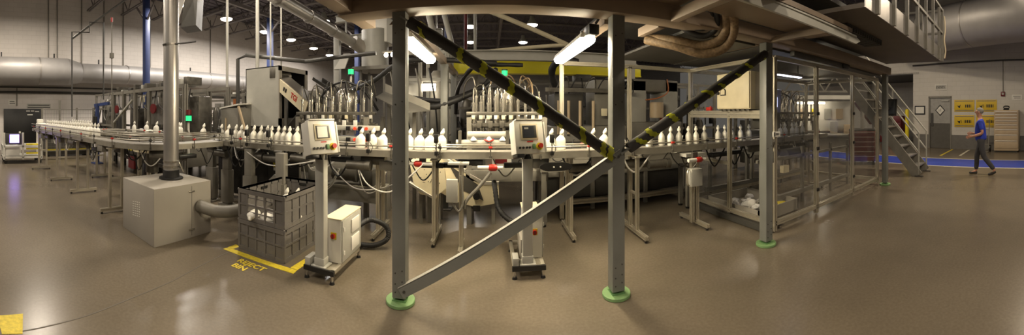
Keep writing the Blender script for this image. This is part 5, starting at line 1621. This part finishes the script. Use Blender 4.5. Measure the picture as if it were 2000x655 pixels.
MB().box(0.05, 0.15, -0.02, 0.1, 0.2, 0.28).build('caster_block', 'black', t)
t = T('cap_hopper', 'cream slanted cap hopper with dark speckled front behind the left front post', 'hopper', (-0.86, 4.62, 0))
MB().plate([(-0.3, 0, 0.92), (0.2, 0, 0.86), (0.24, 0, 0.55), (0.08, 0, 0.42), (-0.14, 0, 0.45), (-0.24, 0, 0.62)], 0.4, (0, 1, 0)).build('hopper_body', 'cream', t)
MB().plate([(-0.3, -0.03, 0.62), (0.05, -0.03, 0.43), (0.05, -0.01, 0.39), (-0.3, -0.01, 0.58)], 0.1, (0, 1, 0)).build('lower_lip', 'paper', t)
b = MB()
rr = random.Random(4)
for k in range(16):
    x, z = rr.uniform(-0.15, 0.18), rr.uniform(0.6, 0.82)
    MB().cyl((x, -0.001, z), (x, -0.004, z), 0.007, n=7).build('speckle', 'dgrey', t)
for x in (-0.15, 0.12):
    MB().bar((x, 0.1, 0), (x, 0.1, 0.48), 0.04).bar((x, 0.34, 0), (x, 0.34, 0.48), 0.04).build('leg', 'mgrey', t)
t = T('switch_box', 'light grey sheet box hanging below the conveyor left of the right control panel', 'box', (0.16, 4.4, 0.72))
MB().box(-0.16, 0.12, 0, 0.2, 0, 0.34, 0.005).build('case', 'lgrey', t)
for x in (-0.12, 0.06):
    MB().box(x, x + 0.02, 0.1, 0.12, 0.34, 0.44).build('hanger', 'dsteel', t)
MB().box(-0.1, 0.06, -0.004, 0, 0.22, 0.3).build('red_label', 'dred', t)
t = T('drive_cover', 'black drive cover with two bright bolts under the conveyor beside the dark-screened panel', 'cover', (0.78, 3.86, 0.97))
MB().ext([(0.14 * cos(2 * pi * k / 24) + (0.06 if cos(2 * pi * k / 24) > 0 else -0.06), 0.05 * sin(2 * pi * k / 24)) for k in range(24)], (0, 0, 0), (0, 0.05, 0)).build('cover_shell', 'black', t)
for x in (-0.03, 0.05):
    MB().cyl((x, 0, 0), (x, -0.008, 0), 0.01, n=8).build('bolt', 'paper', t)
# dark skirt panels and wide legs below the left part of the line
for k, (px, Y, lb) in enumerate(((414, 4.05, 'left'), (444, 4.05, 'second'), (488, 3.9, 'third'), (550, 3.75, 'right'))):
    x = bx_at(px, Y)
    t = T('machine_column', f'wide grey square machine column under the line behind the crates, {["leftmost", "second from the left", "third from the left", "rightmost"][k]}', 'column', (x, Y, 0))
    MB().box(-0.075, 0.075, -0.05, 0.05, 0.0, 1.05, 0.006).build('column_tube', 'mgrey', t)
    MB().box(-0.095, 0.095, -0.07, 0.07, 0.05, 0.62, 0.008).build('sleeve', 'mgrey', t)
    MB().box(-0.13, 0.13, -0.1, 0.1, 0.0, 0.03).build('base_plate', 'mgrey', t)
t = T('panelled_machine', 'black panelled machine under the line behind the crates', 'machine', (-3.6, 4.35, 0))
for k in range(3):
    MB().box(-1.1 + k * 0.62, -0.5 + k * 0.62, 0, 0.03, 0.15, 0.98, 0.004).build('panel', 'black', t)
MB().box(-1.15, 0.75, 0.03, 0.28, 0.12, 0.2).build('lower_frame', 'mgrey', t)
MB().box(-1.15, 0.75, 0.0, 0.28, 0.97, 1.02).build('upper_frame', 'mgrey', t)
for x in (-1.1, -0.38, 0.34, 0.7):
    MB().bar((x, 0.06, 0), (x, 0.06, 0.98), 0.06).build('leg', 'mgrey', t)
for k, (x, z) in enumerate(((-0.82, 0.62), (0.28, 0.72))):
    tg = MB().box(x - 0.04, x + 0.04, -0.006, 0, z, z + 0.13).build('warning_tag', 'yellow', t)
    MB().box(x - 0.03, x + 0.03, -0.008, -0.006, z - 0.06, z - 0.01).build('tag_label', 'paper', tg)
for k in range(6):
    x = -1.0 + k * 0.38
    MB().tube([(x, -0.05, 1.0), (x + 0.15, -0.12, 0.84 - 0.04 * (k % 3)), (x + 0.4, -0.1, 0.82), (x + 0.6, -0.05, 1.0)], 0.011, n=6).build('cable', 'scrap' if k % 2 else 'rubber', t)
for k in range(8):
    x = -1.05 + k * 0.28
    MB().cyl((x, -0.1, 1.02 - 0.02 * (k % 3)), (x + 0.16, -0.1, 1.02 - 0.02 * (k % 3)), 0.035, n=10).build('actuator', ['dsteel', 'black', 'mgrey'][k % 3], t)
# trailing cables in front of the table
for pts, lb in (([(-1.72, 4.0, 0.95), (-1.5, 3.85, 0.72), (-1.2, 3.8, 0.66), (-0.95, 3.85, 0.86), (-0.8, 3.9, 1.0)], 'thin pale cable sagging below the conveyor left of the left post'),
                ([(-3.5, 3.85, 1.0), (-3.1, 3.8, 0.86), (-2.7, 3.75, 0.88), (-2.2, 3.8, 0.98)], 'pale cable sagging under the line behind the crates'),
                ([(-2.2, 4.2, 0.85), (-1.8, 4.1, 0.6), (-1.4, 4.15, 0.62), (-1.0, 4.2, 0.8)], 'white cable looping down behind the left electrical cabinet')):
    o = MB().tube(pts, 0.009, n=6).build('trailing_cable', 'scrap')
    tag(o, lb, 'cable')

# ================================================================ GLASS GUARD
t = T('glass_guard', 'tall aluminium framed clear panel guard on the right of the line', 'machine guard', (3.36, 2.9, 0))
# local: x along the long face, y along the short face
LX, LY, HT = 3.5, 1.95, 2.36
for x, y in ((0, 0), (0, 0.9), (0, LY), (1.02, 0), (2.27, 0), (LX, 0), (LX, LY), (-1.19, LY), (-2.3, LY)):
    w = 0.06 if (x, y) != (0, 0.9) else 0.055
    z1 = HT if (x, y) != (0, 0.9) else 1.62
    MB().prof((x, y, 0.03), (x, y, z1), w).build('post', 'alu', t)
for z in (0.13, HT):
    MB().prof((0, 0, z), (LX, 0, z), 0.06).build('rail', 'alu', t)
    MB().prof((0, LY, z), (LX, LY, z), 0.06).build('rail', 'alu', t)
    MB().prof((0, 0, z), (0, LY, z), 0.06).build('rail', 'alu', t)
    MB().prof((LX, 0, z), (LX, LY, z), 0.06).build('rail', 'alu', t)
MB().prof((-2.3, LY, HT), (0, LY, HT), 0.06).build('rail', 'alu', t)
MB().prof((0, 0, 1.62), (0, LY, 1.62), 0.06).prof((0, 0, 1.56), (0, LY, 1.56), 0.05).build('rail', 'alu', t)
MB().prof((0, 0.9, 0.84), (0, LY, 0.84), 0.05).build('rail', 'alu', t)
for x0, x1 in ((0.03, 0.99), (1.05, 2.24), (2.30, 3.47)):
    MB().box(x0, x1, -0.006, 0.0, 0.16, HT - 0.03).build('clear_panel', 'glass', t, 'clear polycarbonate pane')
MB().box(-0.003, 0.003, 0.93, LY - 0.03, 0.16, 0.82).build('clear_panel', 'glass', t)
MB().box(-0.003, 0.003, 0.03, LY - 0.03, 1.65, HT - 0.03).build('clear_panel', 'glass', t)
for x in (1.02, 2.27):
    for z in (0.4, 1.05, 1.6):
        MB().box(x - 0.03, x + 0.03, -0.05, -0.03, z - 0.025, z + 0.025, 0.004).build('hinge', 'black', t)
MB().box(-0.055, -0.03, -0.05, 0.03, 1.30, 1.36).build('label_plate', 'paper', t, 'white label plate')
for x in (-0.045, -0.02, 0.0, 0.03):
    MB().box(x, x + 0.014, -0.052, -0.05, 1.315, 1.345).build('plate_mark', 'black', t)
MB().box(-0.07, 0.07, -0.05, -0.031, 1.295, 1.365, 0.002).build('label_plate', 'paper', t)
lk = MB().cyl((-0.04, 0.0, 1.22), (-0.075, 0.0, 1.22), 0.055, n=20).build('lock_body', 'dsteel', t)
MB().tube([(-0.08, 0.0, 1.27), (-0.09, 0.04, 1.22), (-0.08, 0.0, 1.17), (-0.09, -0.04, 1.22), (-0.08, 0, 1.27)], 0.008).build('lock_ring', 'steel', lk)
MB().box(-0.038, -0.03, -0.02, 0.02, 0.95, 1.1).build('strike', 'dgrey', t)
MB().plate([(-0.1, 0.02, 0.01), (-0.02, 0.02, 0.01), (-0.02, LY - 0.2, 0.01), (-0.1, LY - 0.2, 0.01)], 0.07, (0, 0, 1)).build('kick_plate', 'dgrey', t)
# cabinet on the cross rail
t = T('control_box', 'white wall box with a keyed lock standing on the guard cross rail', 'electrical cabinet', (3.36, 3.62, 1.655))
MB().box(-0.10, 0.10, -0.37, 0.35, 0.015, 0.55, 0.006).build('body', 'cream', t)
MB().box(-0.118, -0.10, -0.36, 0.34, 0.025, 0.54, 0.004).build('door', 'cream', t)
MB().plate([(-0.122, 0.25, 0.22), (-0.122, 0.13, 0.22), (-0.122, 0.13, 0.30), (-0.122, 0.19, 0.35), (-0.122, 0.25, 0.30)], 0.006, (-1, 0, 0)).build('warning_plate', 'dgrey', t)
MB().plate([(-0.128, 0.235, 0.235), (-0.128, 0.145, 0.235), (-0.128, 0.145, 0.295), (-0.128, 0.19, 0.335), (-0.128, 0.235, 0.295)], 0.004, (-1, 0, 0)).build('warning_face', 'cream', t)
MB().cyl((-0.118, 0.30, 0.26), (-0.15, 0.30, 0.26), 0.025, n=14).build('lock_knob', 'black', t)
b = MB()
for k in range(7):
    b.box(-0.09, 0.09, -0.33 + k * 0.1, -0.27 + k * 0.1, -0.005, 0.015)
b.build('mounting_blocks', 'dgrey', t)
t = T('red_tool', 'small red block lying on the guard cross rail left of the white box', 'block', (3.36, 4.3, 1.65))
MB().box(-0.03, 0.03, -0.06, 0.06, 0, 0.06, 0.008).cyl((0, -0.03, 0.06), (0, -0.03, 0.075), 0.015, n=10).build('block', 'red', t)
# strip lamps inside the guard
t = T('strip_lamp', 'cool white strip lamp at the top inside the glass guard', 'lamp', (3.9, 3.5, 2.25))
MB().box(0.0, 0.9, -0.05, 0.05, 0.0, 0.05, 0.006).build('housing', 'lgrey', t)
MB().box(0.03, 0.87, -0.035, 0.035, -0.015, 0.0).build('tube', 'cool', t)
for x in (0.1, 0.8):
    MB().bar((x, 0, 0.05), (x, 0, 0.2), 0.02).build('hanger', 'mgrey', t)
t = T('control_monitor', 'hooded operator monitor on a thick grey pillar inside the glass guard', 'monitor', (3.62, 3.12, 0))
MB().cyl((-0.02, 0.05, 0.72), (-0.02, 0.05, 1.34), 0.075, n=24).cyl((-0.02, 0.05, 0.68), (-0.02, 0.05, 0.8), 0.09, n=24).build('pillar', 'lgrey', t)
MB().box(-0.16, 0.13, -0.02, 0.3, 1.38, 1.78, 0.03).build('monitor_case', 'dgrey', t)
MB().plate([(-0.13, -0.03, 1.62), (0.1, -0.03, 1.62), (0.12, -0.03, 1.95), (-0.1, -0.03, 1.95)], 0.2, (0, 1, 0.2)).build('hood', 'blueplate', t)
MB().box(-0.02, 0.02, -0.04, -0.03, 1.7, 1.84).build('lit_slot', 'cool', t)
MB().bar((-0.22, 0.0, 1.02), (-0.02, 0.05, 1.02), 0.06).build('bracket_arm', 'lgrey', t)
for x in (-0.06, 0.06):
    MB().bar((x, 0.05, 0.0), (x, 0.05, 0.7), 0.05).build('leg', 'mgrey', t)
MB().prof((-0.02, -0.1, 0.03), (-0.02, 0.12, 0.03), 0.06).build('foot_bar', 'mgrey', t)
# scrap tray with film bag
t = T('scrap_tray', 'shallow grey tray on the floor inside the corner of the glass guard', 'tray', (3.85, 3.72, 0.0))
MB().box(-0.4, 0.55, -0.45, 0.75, 0.02, 0.035).box(-0.4, 0.55, -0.45, -0.43, 0.035, 0.2).box(-0.4, 0.55, 0.73, 0.75, 0.035, 0.2).box(-0.4, -0.38, -0.45, 0.75, 0.035, 0.2).box(0.53, 0.55, -0.45, 0.75, 0.035, 0.2).build('tray_pan', 'fanbox', t)
for x in (-0.35, 0.5):
    MB().box(x - 0.03, x + 0.03, -0.4, 0.7, 0, 0.02).build('skid', 'black', t)
b = MB()
rr = random.Random(11)
for k in range(26):
    b.ball((rr.uniform(-0.22, 0.22), rr.uniform(-0.25, 0.3), rr.uniform(0.04, 0.16)), rr.uniform(0.05, 0.1), (1, rr.uniform(0.7, 1.2), rr.uniform(0.5, 0.9)), 9)
for v in b.bm.verts:
    v.co += Vector((rr.uniform(-1, 1), rr.uniform(-1, 1), rr.uniform(-1, 1))) * 0.008
    v.co.z = max(v.co.z, 0.0)
o = b.build('film_bag', 'scrap', None, loc=(3.78, 3.72, 0.036))
tag(o, 'crumpled clear film bag of scrap bottles in the tray inside the guard', 'bag')
t = T('wiping_cloth', 'yellow cloth hanging at the edge of the scrap tray', 'cloth', (4.2, 3.42, 0.036))
MB().plate([(-0.12, -0.05, 0.0), (0.1, -0.06, 0.0), (0.09, 0.05, 0.1), (-0.1, 0.06, 0.13)], 0.01, (0, -0.5, 1)).build('cloth_sheet', 'yellow', t)
# inner machinery seen through the panes
t = T('floor_machine', 'low grey machine frame on the floor inside the glass guard', 'machine frame', (5.2, 4.55, 0))
for y in (-1.0, 0.3):
    MB().bar((-1.5, y, 0.2), (1.5, y, 0.2), 0.07).bar((-1.5, y, 0.85), (1.5, y, 0.85), 0.05).build('floor_beam', 'mgrey', t)
for x in (-1.4, -0.3, 0.7, 1.45):
    for y in (-1.0, 0.3):
        MB().bar((x, y, 0), (x, y, 1.0), 0.05).build('leg', 'mgrey', t)
MB().cyl((-0.7, -0.9, 0.88), (-0.2, -0.9, 0.88), 0.1, n=18).build('motor', 'dgrey', t)
MB().lathe([(0.02, 0.5), (0.18, 0.62), (0.2, 0.7), (0.2, 0.95)], n=20, c=(0.9, 0.05, 0.35)).build('bowl', 'dsteel', t)
for k in range(7):
    x = -0.1 + k * 0.22
    MB().tube([(x, 0.2, 1.0), (x + 0.08, 0.15, 1.35), (x + 0.2, 0.2, 1.4), (x + 0.3, 0.25, 1.0)], 0.022, n=6).build('hose', 'rubber' if k % 2 else 'dsteel', t)
MB().box(-0.9, -0.75, -1.05, -0.97, 0.6, 0.72).build('paper_cup_holder', 'cream', t)
t = T('work_station', 'brightly lit white work station with shelves beyond the glass guard', 'work station', (9.2, 5.75, 0), -1.0)
MB().box(-1.0, 1.0, 0.3, 0.34, 1.0, 2.2).build('back_panel', 'white', t)
MB().box(-1.0, 1.0, -0.35, 0.34, 0.86, 0.92, 0.004).build('bench_top', 'lgrey', t)
MB().box(-1.0, 1.0, -0.1, 0.3, 2.0, 2.05).build('shelf', 'dgrey', t)
MB().box(-0.9, 0.0, -0.12, -0.06, 1.9, 1.96).build('bench_lamp', 'hot', t, 'glowing bench lamp')
for k, (x, m) in enumerate(((-0.7, 'beige'), (-0.35, 'yellow'), (0.1, 'lgrey'), (0.5, 'beige'))):
    MB().box(x - 0.12, x + 0.12, 0.27, 0.3, 1.4, 1.75).build('notice_sheet', m, t)
for k, (x, h_) in enumerate(((-0.8, 0.25), (0.3, 0.4), (0.75, 0.3))):
    MB().box(x - 0.12, x + 0.12, 0.0, 0.22, 0.92, 0.92 + h_, 0.01).build('equipment_case', ['dgrey', 'lgrey', 'beige'][k], t)
for x in (-0.95, 0.95):
    for y in (-0.3, 0.3):
        MB().bar((x, y, 0), (x, y, 0.86 if y < 0 else 2.2), 0.05).build('leg', 'mgrey', t)
b = MB()
for x0, x1 in ((-1.4, -0.7), (-0.7, 0.0), (0.0, 0.7), (0.7, 1.4)):
    b.bar((x0, 0, 2.35), ((x0 + x1) / 2, 0, 2.9), 0.05).bar(((x0 + x1) / 2, 0, 2.9), (x1, 0, 2.35), 0.05)
b.bar((-1.4, 0, 2.35), (1.4, 0, 2.35), 0.06).bar((-1.4, 0, 2.9), (1.4, 0, 2.9), 0.06).bar((-1.35, 0, 0), (-1.35, 0, 2.35), 0.08).bar((1.35, 0, 0), (1.35, 0, 2.35), 0.08)
o = b.build('lattice_frame', 'mgrey', None, loc=(9.75, 6.1, 0), rz=-1.0)
tag(o, 'grey lattice frame with zigzag braces above the lit work station', 'frame')
t = T('tool_chest', 'red tool chest on casters beyond the glass guard near the stairs', 'tool chest', (9.45, 4.5, 0), -1.1)
MB().box(-0.42, 0.42, -0.28, 0.28, 0.12, 1.05, 0.01).build('carcass', 'dred', t)
for k in range(6):
    dr = MB().box(-0.40, 0.40, -0.30, -0.28, 0.15 + k * 0.15, 0.285 + k * 0.15, 0.003).build('drawer', 'dred', t)
    MB().box(-0.36, 0.36, -0.315, -0.30, 0.255 + k * 0.15, 0.27 + k * 0.15).build('handle', 'lgrey', dr)
MB().box(-0.43, 0.43, -0.29, 0.29, 1.05, 1.09, 0.005).build('top', 'black', t)
for x in (-0.35, 0.35):
    for y in (-0.2, 0.2):
        MB().cyl((x - 0.02, y, 0.06), (x + 0.02, y, 0.06), 0.06, n=14).build('caster', 'black', t)
t = T('inclined_chute', 'dark red inclined chute beyond the glass guard above the red tool chest', 'chute', (10.8, 5.3, 0))
MB().ext([(-0.2, -0.12), (0.2, -0.12), (0.2, 0.12), (-0.2, 0.12)], (0, 0, 2.1), (1.25, -0.1, 1.25)).build('chute_body', 'dred', t)
MB().bar((0.2, -0.02, 0), (0.2, -0.02, 1.95), 0.06).build('leg', 'mgrey', t)
MB().bar((1.1, -0.09, 0), (1.1, -0.09, 1.3), 0.06).build('leg', 'mgrey', t)
# monitor on the last post
t = T('swing_monitor', 'small black monitor on an arm fixed to the far post by the stairs', 'monitor', (7.2, 2.75, 1.62))
MB().bar((-0.25, 0, 0.1), (0.02, 0, 0.1), 0.04).build('arm', 'dgrey', t)
MB().bx((0.08, 0, 0.12), (0.06, 0.34, 0.4), 0.008, (0, 0.2, 0)).build('screen_case', 'black', t)
MB().bx((0.045, 0, 0.125), (0.01, 0.28, 0.32), 0.0, (0, 0.2, 0)).build('screen', 'screen', t)
t = T('guard_rail_box', 'black cable duct fixed under the mezzanine beam above the glass guard', 'duct', (3.6, 2.78, 2.40))
MB().box(0, 1.6, -0.04, 0.04, 0, 0.07, 0.004).build('duct_body', 'dgrey', t)
MB().box(1.35, 1.6, -0.06, -0.04, -0.02, 0.06, 0.004).build('end_box', 'black', t)

# ================================================================ LEFT BACKGROUND
t = T('packing_machine', 'large framed packing machine with red discs in the left background', 'packing machine', (-8.0, 5.0, 0))
for k, x in enumerate((-2.0, -1.25, -0.5, 0.3, 1.1, 1.9)):
    for y in (-0.4, 1.0):
        MB().prof((x, y, 0), (x, y, 2.28), 0.1).build('upright', 'mgrey', t)
for z in (0.25, 1.05, 2.24):
    for y in (-0.4, 1.0):
        MB().bar((-2.0, y, z), (1.9, y, z), 0.09).build('crossbar', 'mgrey', t)
rr = random.Random(21)
for k in range(5):
    x = -1.65 + k * 0.78
    MB().box(x - 0.3, x + 0.3, -0.35, 0.9, 0.3, 1.0, 0.01).build('lower_cabinet', 'dgrey' if k % 2 else 'mgrey', t)
    MB().box(x - 0.18, x + 0.2, 0.2, 0.6, 1.1, 1.9 + rr.uniform(-0.2, 0.2), 0.02).build('head_unit', rr.choice(['dgrey', 'mgrey', 'dsteel']), t)
    MB().cyl((x - 0.25, -0.1, 1.2), (x - 0.25, -0.1, 2.2), 0.03, n=10).build('cylinder', 'dsteel', t)
    MB().tube([(x - 0.2, -0.3, 2.2), (x, -0.35, 1.8), (x + 0.2, -0.2, 1.7), (x + 0.25, -0.1, 2.2)], 0.015, n=6).build('hose', 'rubber', t)
for k, (x, z) in enumerate(((-1.62, 1.72), (0.62, 1.72))):
    MB().cyl((x, -0.46, z), (x, -0.5, z), 0.13, n=24).build('red_disc', 'dred', t)
MB().box(1.15, 1.5, -0.48, -0.46, 1.45, 1.85).build('notice_sheet', 'paper', t)
MB().bar((-1.9, -0.45, 1.3), (-0.6, -0.45, 2.0), 0.05).build('brace', 'lgrey', t)
MB().box(0.3, 1.1, -0.42, -0.4, 1.3, 2.0).build('clear_door', 'glass', t)
for k in range(16):
    x = -1.95 + k * 0.24
    MB().box(x - 0.07, x + 0.07, rr.uniform(-0.35, -0.1), rr.uniform(0.1, 0.6), 2.29, 2.35 + rr.uniform(0, 0.14), 0.01).build('top_unit', rr.choice(['dsteel', 'lgrey', 'cream', 'dgrey', 'mgrey']), t)
t = T('blue_stand', 'blue painted steel bracket stand at the left end of the packing machine', 'stand', (-9.75, 3.9, 0))
MB().bar((0, 0, 0), (0, 0, 1.9), 0.1).build('upright', 'bluesteel', t)
MB().bar((-0.2, 0, 1.85), (0.55, 0.15, 1.9), 0.09).build('arm', 'bluesteel', t)
MB().box(-0.16, 0.16, -0.16, 0.16, 0, 0.03).build('base_plate', 'bluesteel', t)
MB().box(-0.1, 0.12, -0.12, -0.05, 1.15, 1.5, 0.02).build('motor', 'black', t)
t = T('machine_tower', 'framed grey machine tower with amber panels left of the small grey hopper', 'tower', (-6.2, 6.6, 0))
for x in (-0.6, 0.1, 0.8):
    for y in (0, 0.8):
        MB().prof((x, y, 0), (x, y, 2.15), 0.09).build('upright', 'mgrey', t)
for z in (0.6, 1.2, 1.7, 2.1):
    for y in (0, 0.8):
        MB().bar((-0.6, y, z), (0.8, y, z), 0.08).build('crossbar', 'mgrey', t)
MB().box(-0.5, 0.0, 0.1, 0.7, 1.25, 1.65, 0.01).box(0.2, 0.7, 0.1, 0.7, 0.65, 1.15, 0.01).build('inner_case', 'dgrey', t)
MB().box(-0.3, -0.15, -0.02, 0.0, 1.3, 2.0).build('amber_panel', 'orange', t)
MB().box(0.45, 0.6, -0.02, 0.0, 1.3, 1.6).build('amber_panel', 'orange', t)
for k in range(8):
    MB().box(-0.55 + k * 0.17, -0.45 + k * 0.17, 0.2, 0.4, 2.14, 2.2 + 0.04 * (k % 3), 0.01).build('top_unit', ['white', 'dgrey', 'dsteel'][k % 3], t)
# mesh guard fence behind the outfeed
t = T('guard_fence', 'grey mesh guard fence panels behind the crowded outfeed conveyor', 'fence', (-11.0, 2.4, 0))
for k in range(4):
    MB().bar((0, k * 0.62 - 0.02, 0), (0, k * 0.62 - 0.02, 1.78 if k != 1 else 2.05), 0.06).build('post', 'mgrey', t)
for k in range(3):
    y0 = 0.03 + k * 0.62
    b = MB().bar((0, y0, 0.3), (0, y0 + 0.54, 0.3), 0.03).bar((0, y0, 1.72), (0, y0 + 0.54, 1.72), 0.03)
    for j in range(14):
        b.bar((0, y0 + 0.02 + j * 0.04, 0.3), (0, y0 + 0.02 + j * 0.04, 1.72), 0.008)
    for j in range(9):
        b.bar((0, y0, 0.45 + j * 0.14), (0, y0 + 0.54, 0.45 + j * 0.14), 0.008)
    b.build('mesh_panel', 'mgrey', t)
t = T('pallet_stretcher', 'dark grey machine cabinet standing behind the mesh guard fence', 'machine', (-12.2, 3.6, 0))
MB().box(-0.4, 0.4, -0.9, 0.9, 0.05, 1.15, 0.02).build('body', 'dgrey', t)
MB().box(0.4, 0.41, -0.7, 0.1, 0.5, 0.9).build('panel', 'mgrey', t)
MB().box(0.4, 0.42, -0.85, 0.85, 0.2, 0.27).build('yellow_strip', 'yellow', t)
for y in (-0.8, 0.8):
    MB().box(-0.35, 0.35, y - 0.05, y + 0.05, 0, 0.05).build('skid', 'black', t)
# lilac lit cart
t = T('transfer_cart', 'white framed cart with lilac lit panels at the left edge', 'cart', (-10.7, 1.62, 0))
for x in (-0.35, 0.35):
    for y in (-0.6, 0.0, 0.6):
        MB().prof((x, y, 0.14), (x, y, 0.98), 0.06).build('upright', 'white', t)
for z in (0.2, 0.55):
    for x in (-0.35, 0.35):
        MB().bar((x, -0.6, z), (x, 0.6, z), 0.06).build('side_rail', 'white', t)
    for y in (-0.6, 0.6):
        MB().bar((-0.35, y, z), (0.35, y, z), 0.06).build('end_rail', 'white', t)
MB().box(-0.34, 0.34, -0.6, 0.6, 0.22, 0.25).build('deck', 'lgrey', t)
MB().box(-0.2, 0.3, -0.55, -0.1, 0.25, 0.55, 0.01).build('drive_case', 'white', t)
MB().box(0.3, 0.32, -0.42, -0.12, 0.66, 0.92, 0.003).build('lilac_panel', 'lilac', t, 'glowing lilac panel')
MB().box(0.28, 0.3, -0.55, 0.0, 0.6, 0.96, 0.003).build('panel_frame', 'dgrey', t)
MB().box(0.2, 0.33, 0.12, 0.5, 0.3, 0.34).box(0.2, 0.33, 0.12, 0.5, 0.44, 0.48).box(0.2, 0.33, 0.12, 0.5, 0.58, 0.62).build('yellow_slat', 'yellow', t)
for x in (-0.3, 0.3):
    for y in (-0.55, 0.55):
        c_ = MB().cyl((x - 0.02, y, 0.06), (x + 0.02, y, 0.06), 0.06, n=14).build('caster', 'black', t)
        MB().box(x - 0.03, x + 0.03, y - 0.03, y + 0.03, 0.1, 0.15).build('fork', 'mgrey', c_)
t = T('machine_cabinet', 'grey panelled machine cut off by the left edge of the picture', 'machine', (-11.2, 0.55, 0))
MB().box(-0.4, 0.4, -0.8, 0.28, 0.06, 1.5, 0.02).build('body', 'dgrey', t)
MB().box(0.4, 0.42, -0.5, 0.2, 0.7, 1.4).build('door', 'mgrey', t)
for k in range(3):
    MB().cyl((0.43, -0.3 + k * 0.2, 1.3), (0.44, -0.3 + k * 0.2, 1.3), 0.03, n=12).build('knob', 'black', t)
for y in (-0.7, 0.2):
    MB().box(-0.35, 0.35, y - 0.05, y + 0.05, 0, 0.06).build('skid', 'black', t)
# low table with yellow parts below the outfeed
t = T('low_bench', 'low dark bench with yellow parts seen under the outfeed conveyor', 'bench', (-8.2, 4.2, 0))
MB().box(-1.3, 1.2, -0.25, 0.25, 0.55, 0.62).build('bench_top', 'dgrey', t)
for x in (-1.2, 0, 1.1):
    for y in (-0.2, 0.2):
        MB().bar((x, y, 0), (x, y, 0.55), 0.06).build('leg', 'dgrey', t)
for x in (-0.9, -0.2, 0.5):
    MB().box(x - 0.22, x + 0.22, -0.2, 0.0, 0.62, 0.72, 0.02).build('yellow_part', 'yellow', t)
MB().box(0.6, 0.9, -0.3, -0.25, 0.2, 0.5).build('red_part', 'dred', t)

# ================================================================ DEEP BACKGROUND MACHINERY
def process_skid(loc, w, dep, hgt, label, seed, rz=0.0):
    """framed process skid: uprights, decks, vessels, cabinets, pipework"""
    t = T('process_skid', label, 'process machine', loc, rz, 'process skids behind the filling line')
    rnd = random.Random(seed)
    h = w / 2
    n = max(2, int(w / 0.9) + 1)
    for k in range(n):
        x = -h + w * k / (n - 1)
        for y in (0, dep):
            MB().bar((x, y, 0), (x, y, hgt), 0.08).build('upright', 'mgrey', t)
    zs = [0.5, 1.15, 1.75, hgt - 0.05]
    for z in zs:
        for y in (0, dep):
            MB().bar((-h, y, z), (h, y, z), 0.07).build('crossbar', 'mgrey', t)
    x = -h + 0.08
    while x < h - 0.25:
        cw = rnd.uniform(0.28, 0.6)
        cw = min(cw, h - 0.05 - x)
        z0 = rnd.choice([0.15, 0.3])
        z1 = rnd.uniform(1.2, 2.0)
        y0 = rnd.uniform(0.06, 0.25)
        if rnd.random() < 0.45:
            r = cw / 2 - 0.02
            MB().lathe([(r * 0.2, z0), (r, z0 + 0.2), (r, z1), (r * 0.7, z1 + 0.12), (r * 0.15, z1 + 0.16)], n=20, c=(x + cw / 2, dep / 2, 0)).build('vessel', rnd.choice(['dsteel', 'mgrey', 'dgrey']), t)
        else:
            c_ = MB().box(x, x + cw - 0.04, y0, dep - 0.1, z0, z1, 0.012).build('cabinet', rnd.choice(['mgrey', 'dgrey', 'dgrey', 'fanbox']), t)
            MB().box(x + 0.04, x + cw - 0.08, y0 - 0.012, y0, z0 + 0.1, z1 - 0.08, 0.004).build('door', rnd.choice(['mgrey', 'dgrey']), c_)
        x += cw
    for k in range(int(w * 5)):
        x = rnd.uniform(-h, h)
        z = rnd.uniform(1.2, hgt)
        x2 = x + rnd.uniform(-0.5, 0.5)
        MB().tube([(x, -0.05, z), (x, -0.12, z - rnd.uniform(0.1, 0.4)), ((x + x2) / 2, -0.1, z - rnd.uniform(0.2, 0.6)), (x2, -0.03, z - rnd.uniform(0, 0.5))], rnd.choice([0.012, 0.018, 0.03]), n=6, sub=4).build('pipe', rnd.choice(['rubber', 'dsteel', 'steel', 'mgrey', 'dgrey']), t)
    for k in range(int(w * 2)):
        x, z = rnd.uniform(-h, h - 0.15), rnd.uniform(1.0, hgt - 0.2)
        MB().box(x, x + rnd.uniform(0.08, 0.2), -0.14, -0.05, z, z + rnd.uniform(0.08, 0.25), 0.01).build('instrument_box', rnd.choice(['lgrey', 'dgrey', 'cream', 'mgrey', 'black']), t)
    return t
process_skid((-5.6, 8.6, 0), 2.2, 0.9, 2.3, 'grey process skid behind the big hopper box', 31)
process_skid((-1.4, 9.4, 0), 2.0, 0.9, 2.7, 'grey process skid with vessels behind the hose tower', 32)
process_skid((0.75, 9.2, 0), 2.2, 0.9, 2.55, 'grey process skid under the yellow crane behind the second filler', 33)
process_skid((3.2, 9.0, 0), 2.2, 0.9, 2.5, 'grey process skid behind the labelling machine', 34)
process_skid((5.6, 8.2, 0), 2.0, 0.9, 2.5, 'grey process skid behind the corner of the glass guard', 35)
process_skid((-8.3, 8.2, 0), 2.2, 0.9, 2.1, 'grey process skid behind the packing machine', 36)
process_skid((-8.35, 6.2, 0), 2.6, 0.7, 2.25, 'grey process skid standing right behind the packing machine', 37)
process_skid((-10.5, 6.15, 0), 1.3, 0.7, 2.3, 'dark process skid beside the blue building column', 38)
process_skid((-11.5, 4.9, 0), 1.7, 0.7, 2.35, 'dark process skid behind the blue bracket stand', 39)
process_skid((7.35, 6.5, 0), 1.5, 0.7, 2.3, 'process skid seen through the first pane of the glass guard', 40)
